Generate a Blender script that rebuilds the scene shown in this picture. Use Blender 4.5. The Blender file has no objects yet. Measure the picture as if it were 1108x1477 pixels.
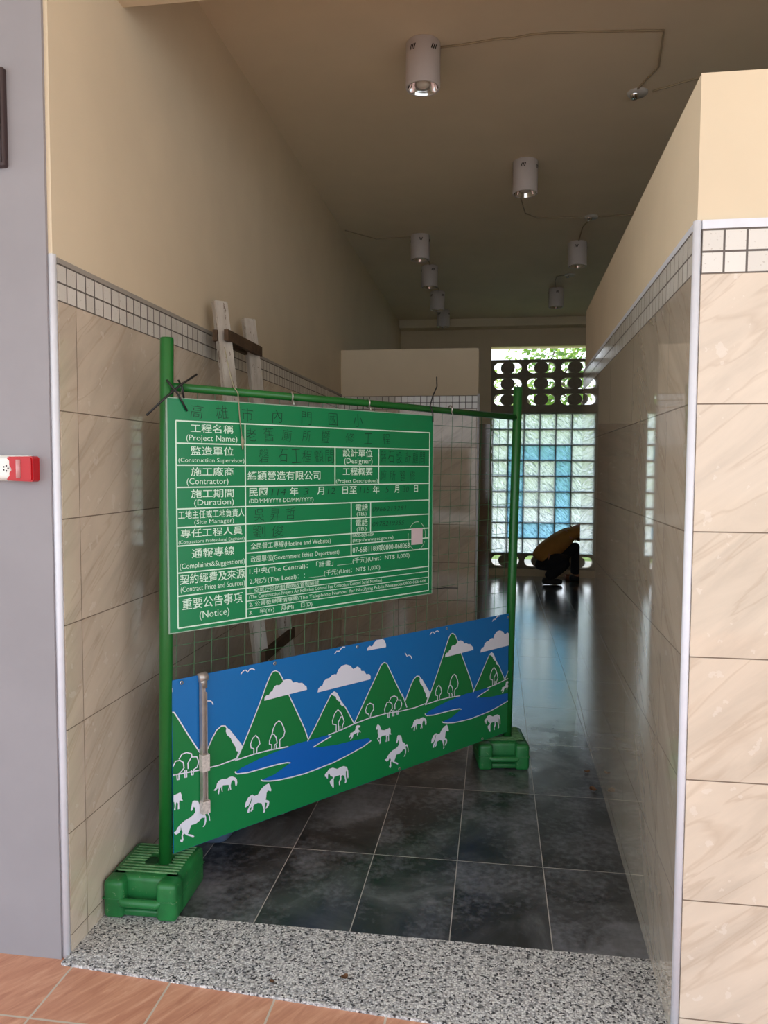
import bpy, bmesh, math, random
from mathutils import Vector, Matrix
random.seed(7)
S = bpy.context.scene
COL = S.collection

# ------------------------------------------------------------------ camera
YAW, PITCH, ROLL, FPX, CH = 0.1406, 0.0599, 0.0046, 1092.0, 1.4005
cd = bpy.data.cameras.new('camera'); cam = bpy.data.objects.new('camera', cd); COL.objects.link(cam)
cd.sensor_fit = 'HORIZONTAL'; cd.sensor_width = 36.0; cd.lens = 36.0*FPX/1108.0
cd.clip_start = 0.05; cd.clip_end = 300
fw = Vector((-math.sin(YAW)*math.cos(PITCH), math.cos(YAW)*math.cos(PITCH), -math.sin(PITCH)))
rt = Vector((math.cos(YAW), math.sin(YAW), 0)); up = rt.cross(fw)
r_ = rt*math.cos(ROLL)+up*math.sin(ROLL); u_ = up*math.cos(ROLL)-rt*math.sin(ROLL)
cam.matrix_world = Matrix(((r_.x,u_.x,-fw.x,0),(r_.y,u_.y,-fw.y,0),(r_.z,u_.z,-fw.z,CH),(0,0,0,1)))
S.camera = cam

# ------------------------------------------------------------------ world, light, exposure
W = bpy.data.worlds.new('sky'); S.world = W; W.use_nodes = True
wn = W.node_tree; bg = wn.nodes['Background']
tc = wn.nodes.new('ShaderNodeTexCoord'); sx = wn.nodes.new('ShaderNodeSeparateXYZ')
rp = wn.nodes.new('ShaderNodeValToRGB')
rp.color_ramp.elements[0].position = 0.0; rp.color_ramp.elements[0].color = (0.92,0.96,1.0,1)
rp.color_ramp.elements[1].position = 0.7; rp.color_ramp.elements[1].color = (0.62,0.78,1.0,1)
wn.links.new(tc.outputs['Generated'], sx.inputs[0]); wn.links.new(sx.outputs['Z'], rp.inputs[0])
wn.links.new(rp.outputs[0], bg.inputs[0]); bg.inputs[1].default_value = 3.4
sd = bpy.data.lights.new('sun','SUN'); sd.energy = 6.0; sd.angle = math.radians(3); sd.color = (1,0.95,0.86)
sun = bpy.data.objects.new('sun', sd); COL.objects.link(sun); sun.rotation_euler = (math.radians(-12), math.radians(25), 0)
S.view_settings.view_transform = 'Standard'; S.view_settings.look = 'None'
S.view_settings.exposure = -0.42; S.view_settings.gamma = 1.0; S.view_settings.use_curve_mapping = False

# ------------------------------------------------------------------ helpers
def srgb(r,g,b):
    f = lambda c: c/12.92 if c <= 0.04045 else ((c+0.055)/1.055)**2.4
    return (f(r/255), f(g/255), f(b/255), 1)

def link(name, bm, m=None, parent=None, smooth=False, loc=None):
    me = bpy.data.meshes.new(name)
    bmesh.ops.recalc_face_normals(bm, faces=bm.faces[:])
    bm.to_mesh(me); bm.free()
    if m: me.materials.append(m)
    if smooth:
        for p in me.polygons: p.use_smooth = True
    o = bpy.data.objects.new(name, me); COL.objects.link(o)
    if parent: o.parent = parent; o.matrix_parent_inverse = parent_matrix(parent).inverted()
    return o
def parent_matrix(o):
    m = o.matrix_basis.copy()
    return (parent_matrix(o.parent) @ o.matrix_parent_inverse @ m) if o.parent else m
def empty(name, loc=(0,0,0), rz=0):
    o = bpy.data.objects.new(name, None); COL.objects.link(o); o.empty_display_size = 0.05
    o.location = loc; o.rotation_euler = (0,0,rz); return o
def tag(o, label=None, cat=None, group=None, kind=None):
    if label: o['label'] = label
    if cat: o['category'] = cat
    if group: o['group'] = group
    if kind: o['kind'] = kind
    return o
def struct(o): o['kind'] = 'structure'; return o

def bx(bm, x0,x1,y0,y1,z0,z1, M=None):
    vs = [bm.verts.new((M @ Vector(p)) if M else p) for p in
          ((x0,y0,z0),(x1,y0,z0),(x1,y1,z0),(x0,y1,z0),(x0,y0,z1),(x1,y0,z1),(x1,y1,z1),(x0,y1,z1))]
    for f in ((0,3,2,1),(4,5,6,7),(0,1,5,4),(1,2,6,5),(2,3,7,6),(3,0,4,7)): bm.faces.new([vs[i] for i in f])
    return vs
def box(name, x0,x1,y0,y1,z0,z1, m, parent=None, bevel=0):
    bm = bmesh.new(); bx(bm,x0,x1,y0,y1,z0,z1)
    if bevel: bmesh.ops.bevel(bm, geom=bm.edges[:], offset=bevel, segments=3, profile=0.5, affect='EDGES')
    return link(name, bm, m, parent, smooth=False)
def rbox(bm, x0,x1,y0,y1,z0,z1, r, seg=3):
    b2 = bmesh.new(); bx(b2,x0,x1,y0,y1,z0,z1)
    bmesh.ops.bevel(b2, geom=b2.edges[:], offset=r, segments=seg, profile=0.5, affect='EDGES')
    merge(bm, b2)
def merge(bm, b2, M=None):
    d = {}
    for v in b2.verts: d[v] = bm.verts.new(M @ v.co if M else v.co)
    for f in b2.faces:
        try: bm.faces.new([d[v] for v in f.verts])
        except ValueError: pass
    b2.free()
def prism(bm, poly, z0, z1):
    a = [bm.verts.new((x,y,z0)) for x,y in poly]; b = [bm.verts.new((x,y,z1)) for x,y in poly]
    n = len(poly); bm.faces.new(a[::-1]); bm.faces.new(b)
    for i in range(n): bm.faces.new((a[i],a[(i+1)%n],b[(i+1)%n],b[i]))
def tube(bm, pts, r, seg=10, cap=True):
    pts = [Vector(p) for p in pts]; rings = []
    rr = r if isinstance(r,(list,tuple)) else [r]*len(pts)
    ref = None
    for i,p in enumerate(pts):
        t = (pts[min(i+1,len(pts)-1)]-pts[max(i-1,0)]).normalized()
        if ref is None: ref = t.orthogonal().normalized()
        ref = (ref - t*ref.dot(t)).normalized(); b = t.cross(ref)
        rings.append([bm.verts.new(p+(ref*math.cos(a)+b*math.sin(a))*rr[i]) for a in [2*math.pi*k/seg for k in range(seg)]])
    for i in range(len(rings)-1):
        for k in range(seg): bm.faces.new((rings[i][k],rings[i][(k+1)%seg],rings[i+1][(k+1)%seg],rings[i+1][k]))
    if cap: bm.faces.new(rings[0][::-1]); bm.faces.new(rings[-1])
def lathe(bm, prof, seg=32, c=(0,0,0)):
    rings = []
    for r,z in prof:
        rings.append([bm.verts.new((c[0]+r*math.cos(2*math.pi*k/seg), c[1]+r*math.sin(2*math.pi*k/seg), c[2]+z)) for k in range(seg)] if r>1e-6 else [bm.verts.new((c[0],c[1],c[2]+z))])
    for a,b in zip(rings,rings[1:]):
        for k in range(seg):
            k2=(k+1)%seg
            if len(a)==1 and len(b)==1: continue
            if len(a)==1: bm.faces.new((a[0],b[k],b[k2]))
            elif len(b)==1: bm.faces.new((a[k],a[k2],b[0]))
            else: bm.faces.new((a[k],a[k2],b[k2],b[k]))

# ------------------------------------------------------------------ materials
class NT:
    def __init__(s, name):
        s.m = bpy.data.materials.new(name); s.m.use_nodes = True; s.t = s.m.node_tree; s.t.nodes.clear()
        s.out = s.n('ShaderNodeOutputMaterial'); s.b = s.n('ShaderNodeBsdfPrincipled'); s.l(s.b.outputs[0], s.out.inputs[0])
    def n(s, k, **kw):
        x = s.t.nodes.new(k)
        for a,v in kw.items(): setattr(x,a,v)
        return x
    def l(s, a, b): s.t.links.new(a, b)
    def val(s, sock, v):
        if hasattr(v,'links') or isinstance(v, bpy.types.NodeSocket): s.l(v, sock)
        else: sock.default_value = v
    def math(s, op, a, b=0.0, c=None):
        x = s.n('ShaderNodeMath', operation=op); s.val(x.inputs[0],a); s.val(x.inputs[1],b)
        if c is not None: s.val(x.inputs[2],c)
        return x.outputs[0]
    def coords(s):
        t = s.n('ShaderNodeTexCoord'); q = s.n('ShaderNodeSeparateXYZ'); s.l(t.outputs['Object'], q.inputs[0])
        return t.outputs['Object'], q.outputs[0], q.outputs[1], q.outputs[2]
    def comb(s, x, y, z):
        q = s.n('ShaderNodeCombineXYZ'); s.val(q.inputs[0],x); s.val(q.inputs[1],y); s.val(q.inputs[2],z); return q.outputs[0]
    def noise(s, vec, scale, detail=4, rough=0.55, dist=0.0):
        x = s.n('ShaderNodeTexNoise'); s.l(vec, x.inputs['Vector']); x.inputs['Scale'].default_value=scale
        x.inputs['Detail'].default_value=detail; x.inputs['Roughness'].default_value=rough; x.inputs['Distortion'].default_value=dist
        return x.outputs['Fac']
    def ramp(s, fac, stops):
        x = s.n('ShaderNodeValToRGB'); s.l(fac, x.inputs[0]); e = x.color_ramp.elements
        e[0].position, e[0].color = stops[0]; e[1].position, e[1].color = stops[-1]
        for p,c in stops[1:-1]: k = e.new(p); k.color = c
        return x.outputs[0]
    def mix(s, f, a, b):
        x = s.n('ShaderNodeMix', data_type='RGBA'); s.val(x.inputs[0],f); s.val(x.inputs[6],a); s.val(x.inputs[7],b); return x.outputs[2]
    def cell(s, c, off, pitch):           # cell number along one axis
        return s.math('FLOOR', s.math('DIVIDE', s.math('SUBTRACT', c, off), pitch))
    def line(s, c, off, pitch, w):        # 1 on the joint
        d = s.math('PINGPONG', s.math('SUBTRACT', c, off), pitch/2)   # 0 at the joint
        return s.math('LESS_THAN', d, w/2)
    def bump(s, h, strength, dist=0.01):
        x = s.n('ShaderNodeBump'); x.inputs['Strength'].default_value=strength; x.inputs['Distance'].default_value=dist
        s.l(h, x.inputs['Height']); s.l(x.outputs[0], s.b.inputs['Normal']); return x
    def set(s, **kw):
        for k,v in kw.items(): s.val(s.b.inputs[k.replace('_',' ')], v)

def plain(name, col, rough=0.5, metal=0.0, spec=0.5, noise=0.0, nscale=30, bump=0.0):
    s = NT(name)
    if noise or bump:
        v,_,_,_ = s.coords(); f = s.noise(v, nscale, 5)
        dk = tuple(c*(1-noise) for c in col[:3])+(1,); lt = tuple(min(1,c*(1+noise)) for c in col[:3])+(1,)
        s.set(Base_Color=s.ramp(f,[(0.3,dk),(0.7,lt)]))
        if bump: s.bump(f, bump, 0.003)
    else: s.set(Base_Color=col)
    s.set(Roughness=rough, Metallic=metal); s.b.inputs['Specular IOR Level'].default_value = spec
    return s.m

PAINT = plain('cream_paint', srgb(225,208,180), 0.75, spec=0.25, noise=0.035, nscale=3, bump=0.05)
CEIL = plain('ceiling_paint', srgb(234,220,194), 0.85, spec=0.15, noise=0.04, nscale=2)
GREY = plain('grey_paint', srgb(150,146,149), 0.7, spec=0.3, noise=0.05, nscale=4, bump=0.12)
WHITE = plain('white_trim', srgb(226,228,236), 0.35, noise=0.03)
SILL = plain('concrete', srgb(150,142,128), 0.9, spec=0.2, noise=0.1, nscale=20, bump=0.2)
GROUT = plain('dark_grout', srgb(96,90,84), 0.9)

def tile_mat(name, ax, off, pitch, zoff, zp, base, vein, rough=0.07, bump=0.05, coat=0.0):
    """large glazed stone-look tiles; ax = horizontal axis 0/1"""
    s = NT(name); v,x,y,z = s.coords(); h = (x,y)[ax]
    ci, cj = s.cell(h,off,pitch), s.cell(z,zoff,zp)
    jit = s.math('ADD', s.math('MULTIPLY',ci,3.71), s.math('MULTIPLY',cj,7.93))
    a = math.radians(38)
    p = s.math('ADD', s.math('MULTIPLY',h,math.cos(a)), s.math('MULTIPLY',z,math.sin(a)))
    q = s.math('SUBTRACT', s.math('MULTIPLY',z,math.cos(a)), s.math('MULTIPLY',h,math.sin(a)))
    vec = s.comb(s.math('MULTIPLY',p,1.3), s.math('MULTIPLY',q,6.0), jit)
    n1 = s.noise(vec, 1.6, 6, 0.6, 0.6)
    vec2 = s.comb(s.math('MULTIPLY',p,1.1), s.math('MULTIPLY',q,7.0), s.math('ADD',jit,31.0))
    n2 = s.noise(vec2, 1.2, 4, 0.5, 0.7)
    vn = s.math('MULTIPLY', s.math('MAXIMUM', s.math('SUBTRACT', 1.0, s.math('MULTIPLY', s.math('ABSOLUTE', s.math('SUBTRACT',n2,0.5)), 40.0)), 0.0), 0.26)
    n3 = s.noise(v, 26, 3)
    dk = tuple(c*0.86 for c in base[:3])+(1,); lt = tuple(min(1,c*1.1) for c in base[:3])+(1,)
    col = s.ramp(n1, [(0.32,dk),(0.5,base),(0.7,lt)])
    col = s.mix(vn, col, vein)
    col = s.mix(s.math('MULTIPLY', s.math('GREATER_THAN',n3,0.66), 0.25), col, srgb(240,232,222))
    j = s.math('MAXIMUM', s.line(h,off,pitch,0.0028), s.line(z,zoff,zp,0.0032))
    col = s.mix(j, col, srgb(120,104,88))
    s.set(Base_Color=col, Roughness=s.math('ADD', s.math('MULTIPLY',j,0.6), rough)); s.b.inputs['Specular IOR Level'].default_value = 0.5
    s.b.inputs['Coat Weight'].default_value = coat; s.b.inputs['Coat Roughness'].default_value = rough; s.b.inputs['Coat IOR'].default_value = 1.7
    hh = s.math('ADD', s.math('MULTIPLY', s.noise(v, 7, 2), 0.5), s.math('MULTIPLY', n1, 0.25))
    s.bump(s.math('SUBTRACT', hh, s.math('MULTIPLY',j,0.5)), bump, 0.006)
    return s.m
TB = srgb(214,198,178); TV = srgb(168,140,112)
TILE_L = tile_mat('beige_stone_tile_left', 1, 2.045, 0.6, 0.05, 0.3, TB, TV, 0.03, 0.02, 0.5)
TILE_R = tile_mat('beige_stone_tile_right', 1, 2.13, 0.6, 0.05, 0.3, TB, TV, 0.022, 0.012, 0.8)
TILE_F = tile_mat('beige_stone_tile_front', 0, 1.06, 0.6, 0.05, 0.3, TB, TV)
TILE_X = tile_mat('beige_stone_tile_cross', 0, -0.12, 0.6, 0.05, 0.3, TB, TV)
TILE_B = tile_mat('brown_stone_tile_back', 0, 0.1, 0.6, 0.05, 0.3, srgb(150,126,104), TV)
def mosaic_mat(name, ax, off):
    s = NT(name); v,x,y,z = s.coords(); h = (x,y)[ax]
    j = s.math('MAXIMUM', s.line(h,off,0.05,0.005), s.line(z,1.85,0.05,0.005))
    n = s.n('ShaderNodeTexWhiteNoise', noise_dimensions='2D')
    s.l(s.comb(s.cell(h,off,0.05), s.cell(z,1.85,0.05), 0), n.inputs['Vector'])
    col = s.ramp(n.outputs['Value'], [(0,srgb(214,208,198)),(1,srgb(226,221,212))])
    col = s.mix(s.math('MULTIPLY', s.math('GREATER_THAN', s.noise(v,160,2),0.68),0.5), col, srgb(176,164,150))
    s.set(Base_Color=s.mix(j,col,srgb(104,97,92)), Roughness=s.math('ADD',s.math('MULTIPLY',j,0.7),0.1))
    s.bump(s.math('SUBTRACT',1.0,j), 0.25, 0.002); return s.m
MOS_L = mosaic_mat('mosaic_left',1,2.0); MOS_R = mosaic_mat('mosaic_right',1,1.885); MOS_F = mosaic_mat('mosaic_front',0,0.4745); MOS_X = mosaic_mat('mosaic_cross',0,-0.105)

def floor_mat():
    s = NT('black_slate_tile'); v,x,y,z = s.coords()
    x2 = s.math('SUBTRACT', x, s.math('MULTIPLY', y, 0.0049))
    ci, cj = s.cell(x2,0.184,0.3), s.cell(y,3.23,0.6)
    jit = s.math('ADD', s.math('MULTIPLY',ci,5.3), s.math('MULTIPLY',cj,9.1))
    vec = s.comb(x, y, jit)
    n1 = s.noise(vec, 3.2, 6, 0.62, 0.8); n2 = s.noise(vec, 6, 6, 0.68, 0.35); n5 = s.noise(vec, 2.6, 3, 0.5, 0.4); n3 = s.noise(s.comb(s.math('MULTIPLY',x,1.0),s.math('MULTIPLY',y,1.0),jit), 40, 3)
    c = s.ramp(n1, [(0.3,(0.013,0.013,0.0135,1)),(0.45,(0.032,0.032,0.0335,1)),(0.58,(0.07,0.07,0.073,1)),(0.72,(0.15,0.15,0.156,1))])
    mr = s.n('ShaderNodeMapRange'); mr.inputs[1].default_value=0.49; mr.inputs[2].default_value=0.64; mr.inputs[4].default_value=0.5
    s.l(s.math('ADD', s.math('MULTIPLY',n5,0.4), s.math('ADD', s.math('MULTIPLY',n2,0.35), s.math('MULTIPLY',n3,0.25))), mr.inputs[0]); sm = mr.outputs[0]
    c = s.mix(sm, c, (0.3,0.3,0.33,1))
    j = s.math('MAXIMUM', s.line(x2,0.184,0.3,0.0032), s.line(y,3.23,0.6,0.0034))
    c = s.mix(j, c, srgb(170,164,156))
    rg = s.ramp(n2, [(0.3,(0.3,0.3,0.3,1)),(0.7,(0.48,0.48,0.48,1))])
    s.set(Base_Color=c)
    cl = s.n('ShaderNodeMapRange', interpolation_type='SMOOTHSTEP'); cl.inputs[1].default_value = 3.3; cl.inputs[2].default_value = 4.3; cl.inputs[3].default_value = 0.12; cl.inputs[4].default_value = 1.0   # dust trodden in near the entrance dulls the polish
    s.l(s.math('ADD', y, s.math('MULTIPLY', s.math('SUBTRACT', s.noise(s.comb(x,y,0),4,5,0.65),0.5), 2.2)), cl.inputs[0]); CW = cl.outputs[0]; s.set(Roughness=s.math('MULTIPLY', rg, s.math('SUBTRACT', 1.0, s.math('MULTIPLY', CW, 0.5)))); s.l(s.math('ADD', 0.3, s.math('MULTIPLY', CW, 0.7)), s.b.inputs['Specular IOR Level'])
    s.l(s.math('MULTIPLY', CW, s.math('SUBTRACT', 1.0, s.math('MULTIPLY',j,0.9))), s.b.inputs['Coat Weight']); s.b.inputs['Coat Roughness'].default_value = 0.15; s.b.inputs['Coat IOR'].default_value = 4.0
    cb = s.n('ShaderNodeBump'); cb.inputs['Strength'].default_value = 0.09; cb.inputs['Distance'].default_value = 0.004; s.l(s.noise(s.comb(s.math('MULTIPLY',x,7.0),s.math('MULTIPLY',y,14.0),jit),3.0,7,0.75,0.8), cb.inputs['Height']); s.l(cb.outputs[0], s.b.inputs['Coat Normal'])
    s.bump(s.math('SUBTRACT', s.math('ADD', s.math('MULTIPLY',n2,0.6), s.math('MULTIPLY',s.noise(vec,22,4),0.4)), s.math('MULTIPLY',j,0.4)), 0.16, 0.004)
    return s.m
def terrazzo_mat():
    s = NT('washed_pebble_terrazzo'); v,x,y,z = s.coords()
    vo = s.n('ShaderNodeTexVoronoi'); s.l(v, vo.inputs['Vector']); vo.inputs['Scale'].default_value = 175
    w = s.n('ShaderNodeSeparateColor'); s.l(vo.outputs['Color'], w.inputs[0])
    c = s.ramp(w.outputs[0], [(0.0,srgb(40,40,44)),(0.14,srgb(70,70,74)),(0.2,srgb(150,149,150)),(0.42,srgb(196,194,192)),(1.0,srgb(228,226,222))])
    c = s.mix(s.math('MULTIPLY', s.math('GREATER_THAN', vo.outputs['Distance'], 0.55), 0.6), c, srgb(128,126,124))
    s.set(Base_Color=c, Roughness=0.65); s.bump(s.math('SUBTRACT',1.0,vo.outputs['Distance']), 0.5, 0.003); return s.m
def red_tile_mat():
    s = NT('terracotta_paver'); v,x,y,z = s.coords()
    jit = s.math('ADD', s.math('MULTIPLY',s.cell(x,-0.85,0.3),3.3), s.math('MULTIPLY',s.cell(y,1.706,0.3),5.7))
    p = s.math('ADD',x,s.math('MULTIPLY',y,-0.6))
    n = s.noise(s.comb(s.math('MULTIPLY',p,5), y, jit), 7, 6, 0.65, 0.8)
    c = s.ramp(n, [(0.3,srgb(178,120,94)),(0.55,srgb(202,146,116)),(0.75,srgb(220,170,140))])
    j = s.math('MAXIMUM', s.line(x,-0.85,0.3,0.006), s.line(y,1.706,0.3,0.006))
    s.set(Base_Color=s.mix(j,c,srgb(196,182,164)), Roughness=0.5); s.bump(s.math('SUBTRACT',n,j),0.3,0.003); return s.m
FLOOR, TERR, REDT = floor_mat(), terrazzo_mat(), red_tile_mat()

# ------------------------------------------------------------------ the setting
XL = -1.18
RX = lambda y: 0.458+0.0255*(y-1.87)         # corridor face of the right-hand partition
YF, YE, YB = 1.87, 4.57, 9.85
CZ = 3.25
struct(box('floor', XL-0.02, 3.2, 2.168, YB+0.3, -0.15, 0.0, FLOOR))
th = bmesh.new(); prism(th, [(XL-0.004,1.908),(-0.24,1.842),(0.5,1.80),(0.5,2.168),(XL-0.004,2.168)], -0.15, 0.0)
struct(link('floor_threshold', th, TERR))
struct(box('floor_veranda', -4.0, 4.0, -3.0, 2.1, -0.15, -0.008, REDT))
GR = NT('grass'); v,x,y,z = GR.coords(); GR.set(Base_Color=GR.ramp(GR.noise(v,6,6,0.7),[(0.3,srgb(70,98,34)),(0.7,srgb(150,170,80))]), Roughness=0.9)
struct(box('ground_lawn', -25, 25, YB+2.6, 60, -0.3, -0.1, GR.m))
APRON = plain('apron_concrete', srgb(176,170,158), 0.85, noise=0.08)
struct(box('ground_apron', -25, 25, YB+0.22, YB+2.6, -0.3, -0.1, APRON))
PAVE = plain('pale_paving', srgb(186,182,172), 0.8, noise=0.06)
struct(box('ground_yard', -25, 25, -40, -3.0, -0.3, -0.12, PAVE))

# left wall: painted above, tiled below
wl = struct(box('wall_left', XL-0.25, XL-0.006, 1.942, YB, -0.1, CZ+0.05, PAINT))
box('tile_wainscot', XL-0.006, XL, 1.958, YB, 0, 1.85, TILE_L, wl)
box('mosaic_border', XL-0.006, XL, 1.958, YB, 1.85, 1.952, MOS_L, wl)
box('border_trim', XL-0.006, XL+0.001, 1.958, YB, 1.952, 1.966, plain('grey_trim',srgb(168,160,150),0.4), wl)
bm = bmesh.new(); tube(bm, [(XL-0.0105,1.948,-0.02),(XL-0.0105,1.948,1.972)], 0.011, 14)
link('trim_left_corner', bm, WHITE, wl, True)['label'] = 'white plastic corner bead'
struct(box('wall_front_left', -4.0, XL-0.018, 1.932, 2.3, -0.1, CZ+0.05, GREY))
# right-hand half-height partition
bm = bmesh.new(); prism(bm, [(RX(YF)+0.008,YF+0.008),(3.2,YF+0.008),(3.2,2.0),(0.60,2.0),(0.665,YE),(RX(YE)+0.006,YE)], -0.1, 2.305)
wr = struct(link('wall_right', bm, PAINT))
def slab(name, pts, z0, z1, m):
    b = bmesh.new(); prism(b, pts, z0, z1); return link(name, b, m, wr)
cor = [(RX(YF+0.012),YF+0.012),(RX(YF+0.012)+0.0085,YF+0.012),(RX(YE)+0.0085,YE),(RX(YE)-0.004,YE+0.002),]
slab('tile_wainscot', cor, 0, 1.85, TILE_R); slab('mosaic_border', cor, 1.85, 1.952, MOS_R)
fr = [(0.4755,YF),(3.2,YF),(3.2,YF+0.009),(0.4755,YF+0.009)]
slab('tile_front', fr, -0.02, 1.85, TILE_F); slab('mosaic_front', fr, 1.85, 1.952, MOS_F)
slab('border_trim', [(RX(YF+0.02)-0.001,YF+0.02),(0.467,YF+0.02),(0.535,YE),(RX(YE)-0.004,YE)], 1.952, 1.968, WHITE)
slab('border_trim', [(0.4755,YF-0.001),(3.2,YF-0.001),(3.2,YF+0.009),(0.4755,YF+0.009)], 1.952, 1.972, WHITE)
bm = bmesh.new(); tube(bm, [(0.4665,YF+0.0095,-0.02),(0.4665,YF+0.0095,1.972)], 0.0098, 14); link('trim_right_corner', bm, WHITE, wr, True)['label']='white plastic corner bead'
# cross wall on the left, half height
wx = struct(box('wall_cross', XL-0.006, -0.108, 5.93, 6.05, 0, 2.315, PAINT))
box('tile_wainscot', XL, -0.108, 5.922, 5.93, 0, 1.85, TILE_X, wx); box('mosaic_border', XL, -0.108, 5.922, 5.93, 1.85, 1.952, MOS_X, wx)
box('edge_tile', -0.108, -0.102, 5.93, 6.05, 0, 1.952, TILE_L, wx)
bm = bmesh.new(); tube(bm, [(-0.107,5.928,0),(-0.107,5.928,1.965)], 0.010, 10); link('trim_cross_corner', bm, WHITE, wx, True)
# rear wall with openings (window_1 in the middle, two narrow block windows at its sides)
OX0, OX1 = -0.02, 1.25
bm = bmesh.new()
xs = [(-1.6,-0.82),(-0.605,OX0),(OX1,2.39),(2.605,3.5)]
for a,b in xs: bx(bm,a,b,YB,YB+0.22,-0.1,CZ+0.05)
for a,b in ((-0.82,-0.605),(2.39,2.605)): bx(bm,a,b,YB,YB+0.22,-0.1,0.28); bx(bm,a,b,YB,YB+0.22,2.1,CZ+0.05)
bx(bm,OX0,OX1,YB,YB+0.22,2.93,CZ+0.05); bx(bm,OX0,OX1,YB,YB+0.22,-0.1,0.09)
wb = struct(link('wall_back', bm, PAINT))
for a,b in xs: box('tile_wainscot', a+0.002 if a>-1 else XL, b, YB-0.008, YB, 0, 1.95, TILE_B, wb)
struct(box('trim_1', XL, 3.2, YB-0.22, YB, CZ-0.1, CZ, CEIL))
struct(box('ceiling', XL-0.03, 3.3, 2.37, YB, CZ, CZ+0.15, CEIL))
struct(box('ceiling_beam', -4.0, 4.0, 2.05, 2.37, 2.862, CZ+0.15, PAINT))
struct(box('ceiling_veranda_unseen', -4.0, 4.0, -1.6, 2.05, CZ, CZ+0.15, CEIL))  # out of view, reach set to cut the light on the front walls
struct(box('wall_right_rear', 3.2, 3.4, 1.9, YB+0.2, -0.1, CZ+0.1, PAINT))

# ------------------------------------------------------------------ window_1: glass blocks and pierced concrete blocks
def glass_mat(name, col, tr):
    s = NT(name); v,x,y,z = s.coords()
    ci, cj = s.cell(x,0.005,0.2), s.cell(z,0.285,0.2)
    jit = s.math('ADD', s.math('MULTIPLY',ci,2.37), s.math('MULTIPLY',cj,4.19))
    p = s.math('ADD', x, z); q = s.math('SUBTRACT', z, x)
    w = s.noise(s.comb(s.math('MULTIPLY',p,14), s.math('MULTIPLY',q,3.5), jit), 1.4, 3, 0.6, 1.2)
    rid = s.math('MULTIPLY', s.math('ABSOLUTE', s.math('SUBTRACT', w, 0.5)), 5.0)      # waves of moulded glass; their refracted bright and dark streaks painted into the colour
    k = s.ramp(rid, [(0.0,(1,1,1,1)),(0.25,(0.95,0.96,0.96,1)),(0.8,(0.5,0.53,0.55,1))])
    mc = s.n('ShaderNodeMix', data_type='RGBA', blend_type='MULTIPLY'); mc.inputs[0].default_value = 1.0; s.l(k, mc.inputs[6]); mc.inputs[7].default_value = col
    md = s.n('ShaderNodeMix', data_type='RGBA', blend_type='MULTIPLY'); md.inputs[0].default_value = 1.0; s.l(k, md.inputs[6]); md.inputs[7].default_value = tr
    d = s.n('ShaderNodeBsdfTranslucent'); s.l(mc.outputs[2], d.inputs[0])
    g = s.n('ShaderNodeBsdfRefraction'); s.l(md.outputs[2], g.inputs['Color']); g.inputs['Roughness'].default_value = 0.06; g.inputs['IOR'].default_value = 1.3
    gl = s.n('ShaderNodeBsdfGlossy'); gl.inputs['Roughness'].default_value = 0.08; gl.inputs['Color'].default_value = (0.9,0.9,0.9,1)
    bp = s.n('ShaderNodeBump'); bp.inputs['Strength'].default_value = 1.0; bp.inputs['Distance'].default_value = 0.12; s.l(w, bp.inputs['Height'])
    for k in (g, gl): s.l(bp.outputs[0], k.inputs['Normal'])
    m1 = s.n('ShaderNodeMixShader'); m1.inputs[0].default_value = 0.52; s.l(d.outputs[0], m1.inputs[1]); s.l(g.outputs[0], m1.inputs[2])
    m2 = s.n('ShaderNodeMixShader'); m2.inputs[0].default_value = 0.08; s.l(m1.outputs[0], m2.inputs[1]); s.l(gl.outputs[0], m2.inputs[2])
    s.l(m2.outputs[0], s.out.inputs[0]); s.t.nodes.remove(s.b); return s.m
GLASS_C = glass_mat('clear_wavy_glass', (0.90,0.95,1.0,1), (0.88,0.96,1.0,1))
GLASS_B = glass_mat('blue_wavy_glass', (0.30,0.62,0.88,1), (0.36,0.68,0.92,1))
MORTAR = plain('block_mortar', srgb(150,160,152), 0.8)
YG = YB+0.05
def block_panel(root, gx0, gz0, ncol, nrow, blue):
    g, cbm, bbm = bmesh.new(), bmesh.new(), bmesh.new()
    for i in range(ncol+1): bx(g, gx0+i*0.2-0.0048, gx0+i*0.2+0.0048, YG, YG+0.08, gz0, gz0+nrow*0.2)
    for j in range(nrow+1): bx(g, gx0-0.006, gx0+ncol*0.2+0.006, YG+0.001, YG+0.079, gz0+j*0.2-0.0048, gz0+j*0.2+0.0048)
    for i in range(ncol):
        for j in range(nrow):
            t = bbm if blue(i, nrow-1-j) else cbm
            x0,x1,z0,z1 = gx0+i*0.2+0.0047, gx0+(i+1)*0.2-0.0047, gz0+j*0.2+0.0047, gz0+(j+1)*0.2-0.0047
            # one thick moulded pane per block, chamfered rim towards the room
            o = [t.verts.new(c) for c in ((x0,YG+0.03,z0),(x1,YG+0.03,z0),(x1,YG+0.03,z1),(x0,YG+0.03,z1))]
            e = 0.012
            n = [t.verts.new(c) for c in ((x0+e,YG+0.008,z0+e),(x1-e,YG+0.008,z0+e),(x1-e,YG+0.008,z1-e),(x0+e,YG+0.008,z1-e))]
            t.faces.new(n[::-1])
            for k in range(4): t.faces.new((o[k],n[k],n[(k+1)%4],o[(k+1)%4]))
    link('mortar_grid', g, MORTAR, root)
    link('clear_glass_blocks', cbm, GLASS_C, root)
    if len(bbm.verts): link('blue_glass_blocks', bbm, GLASS_B, root)
ring = lambda i,r: (r in (2,7) and 1<=i<=4) or (2<=r<=7 and i in (1,4))
w1 = struct(empty('window_1', (0.6,YG,0.3)))
block_panel(w1, 0.007, 0.285, 6, 9, ring)
box('lintel_ledge', OX0, OX1, YB+0.02, YB+0.18, 2.092, 2.165, SILL, w1)
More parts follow.
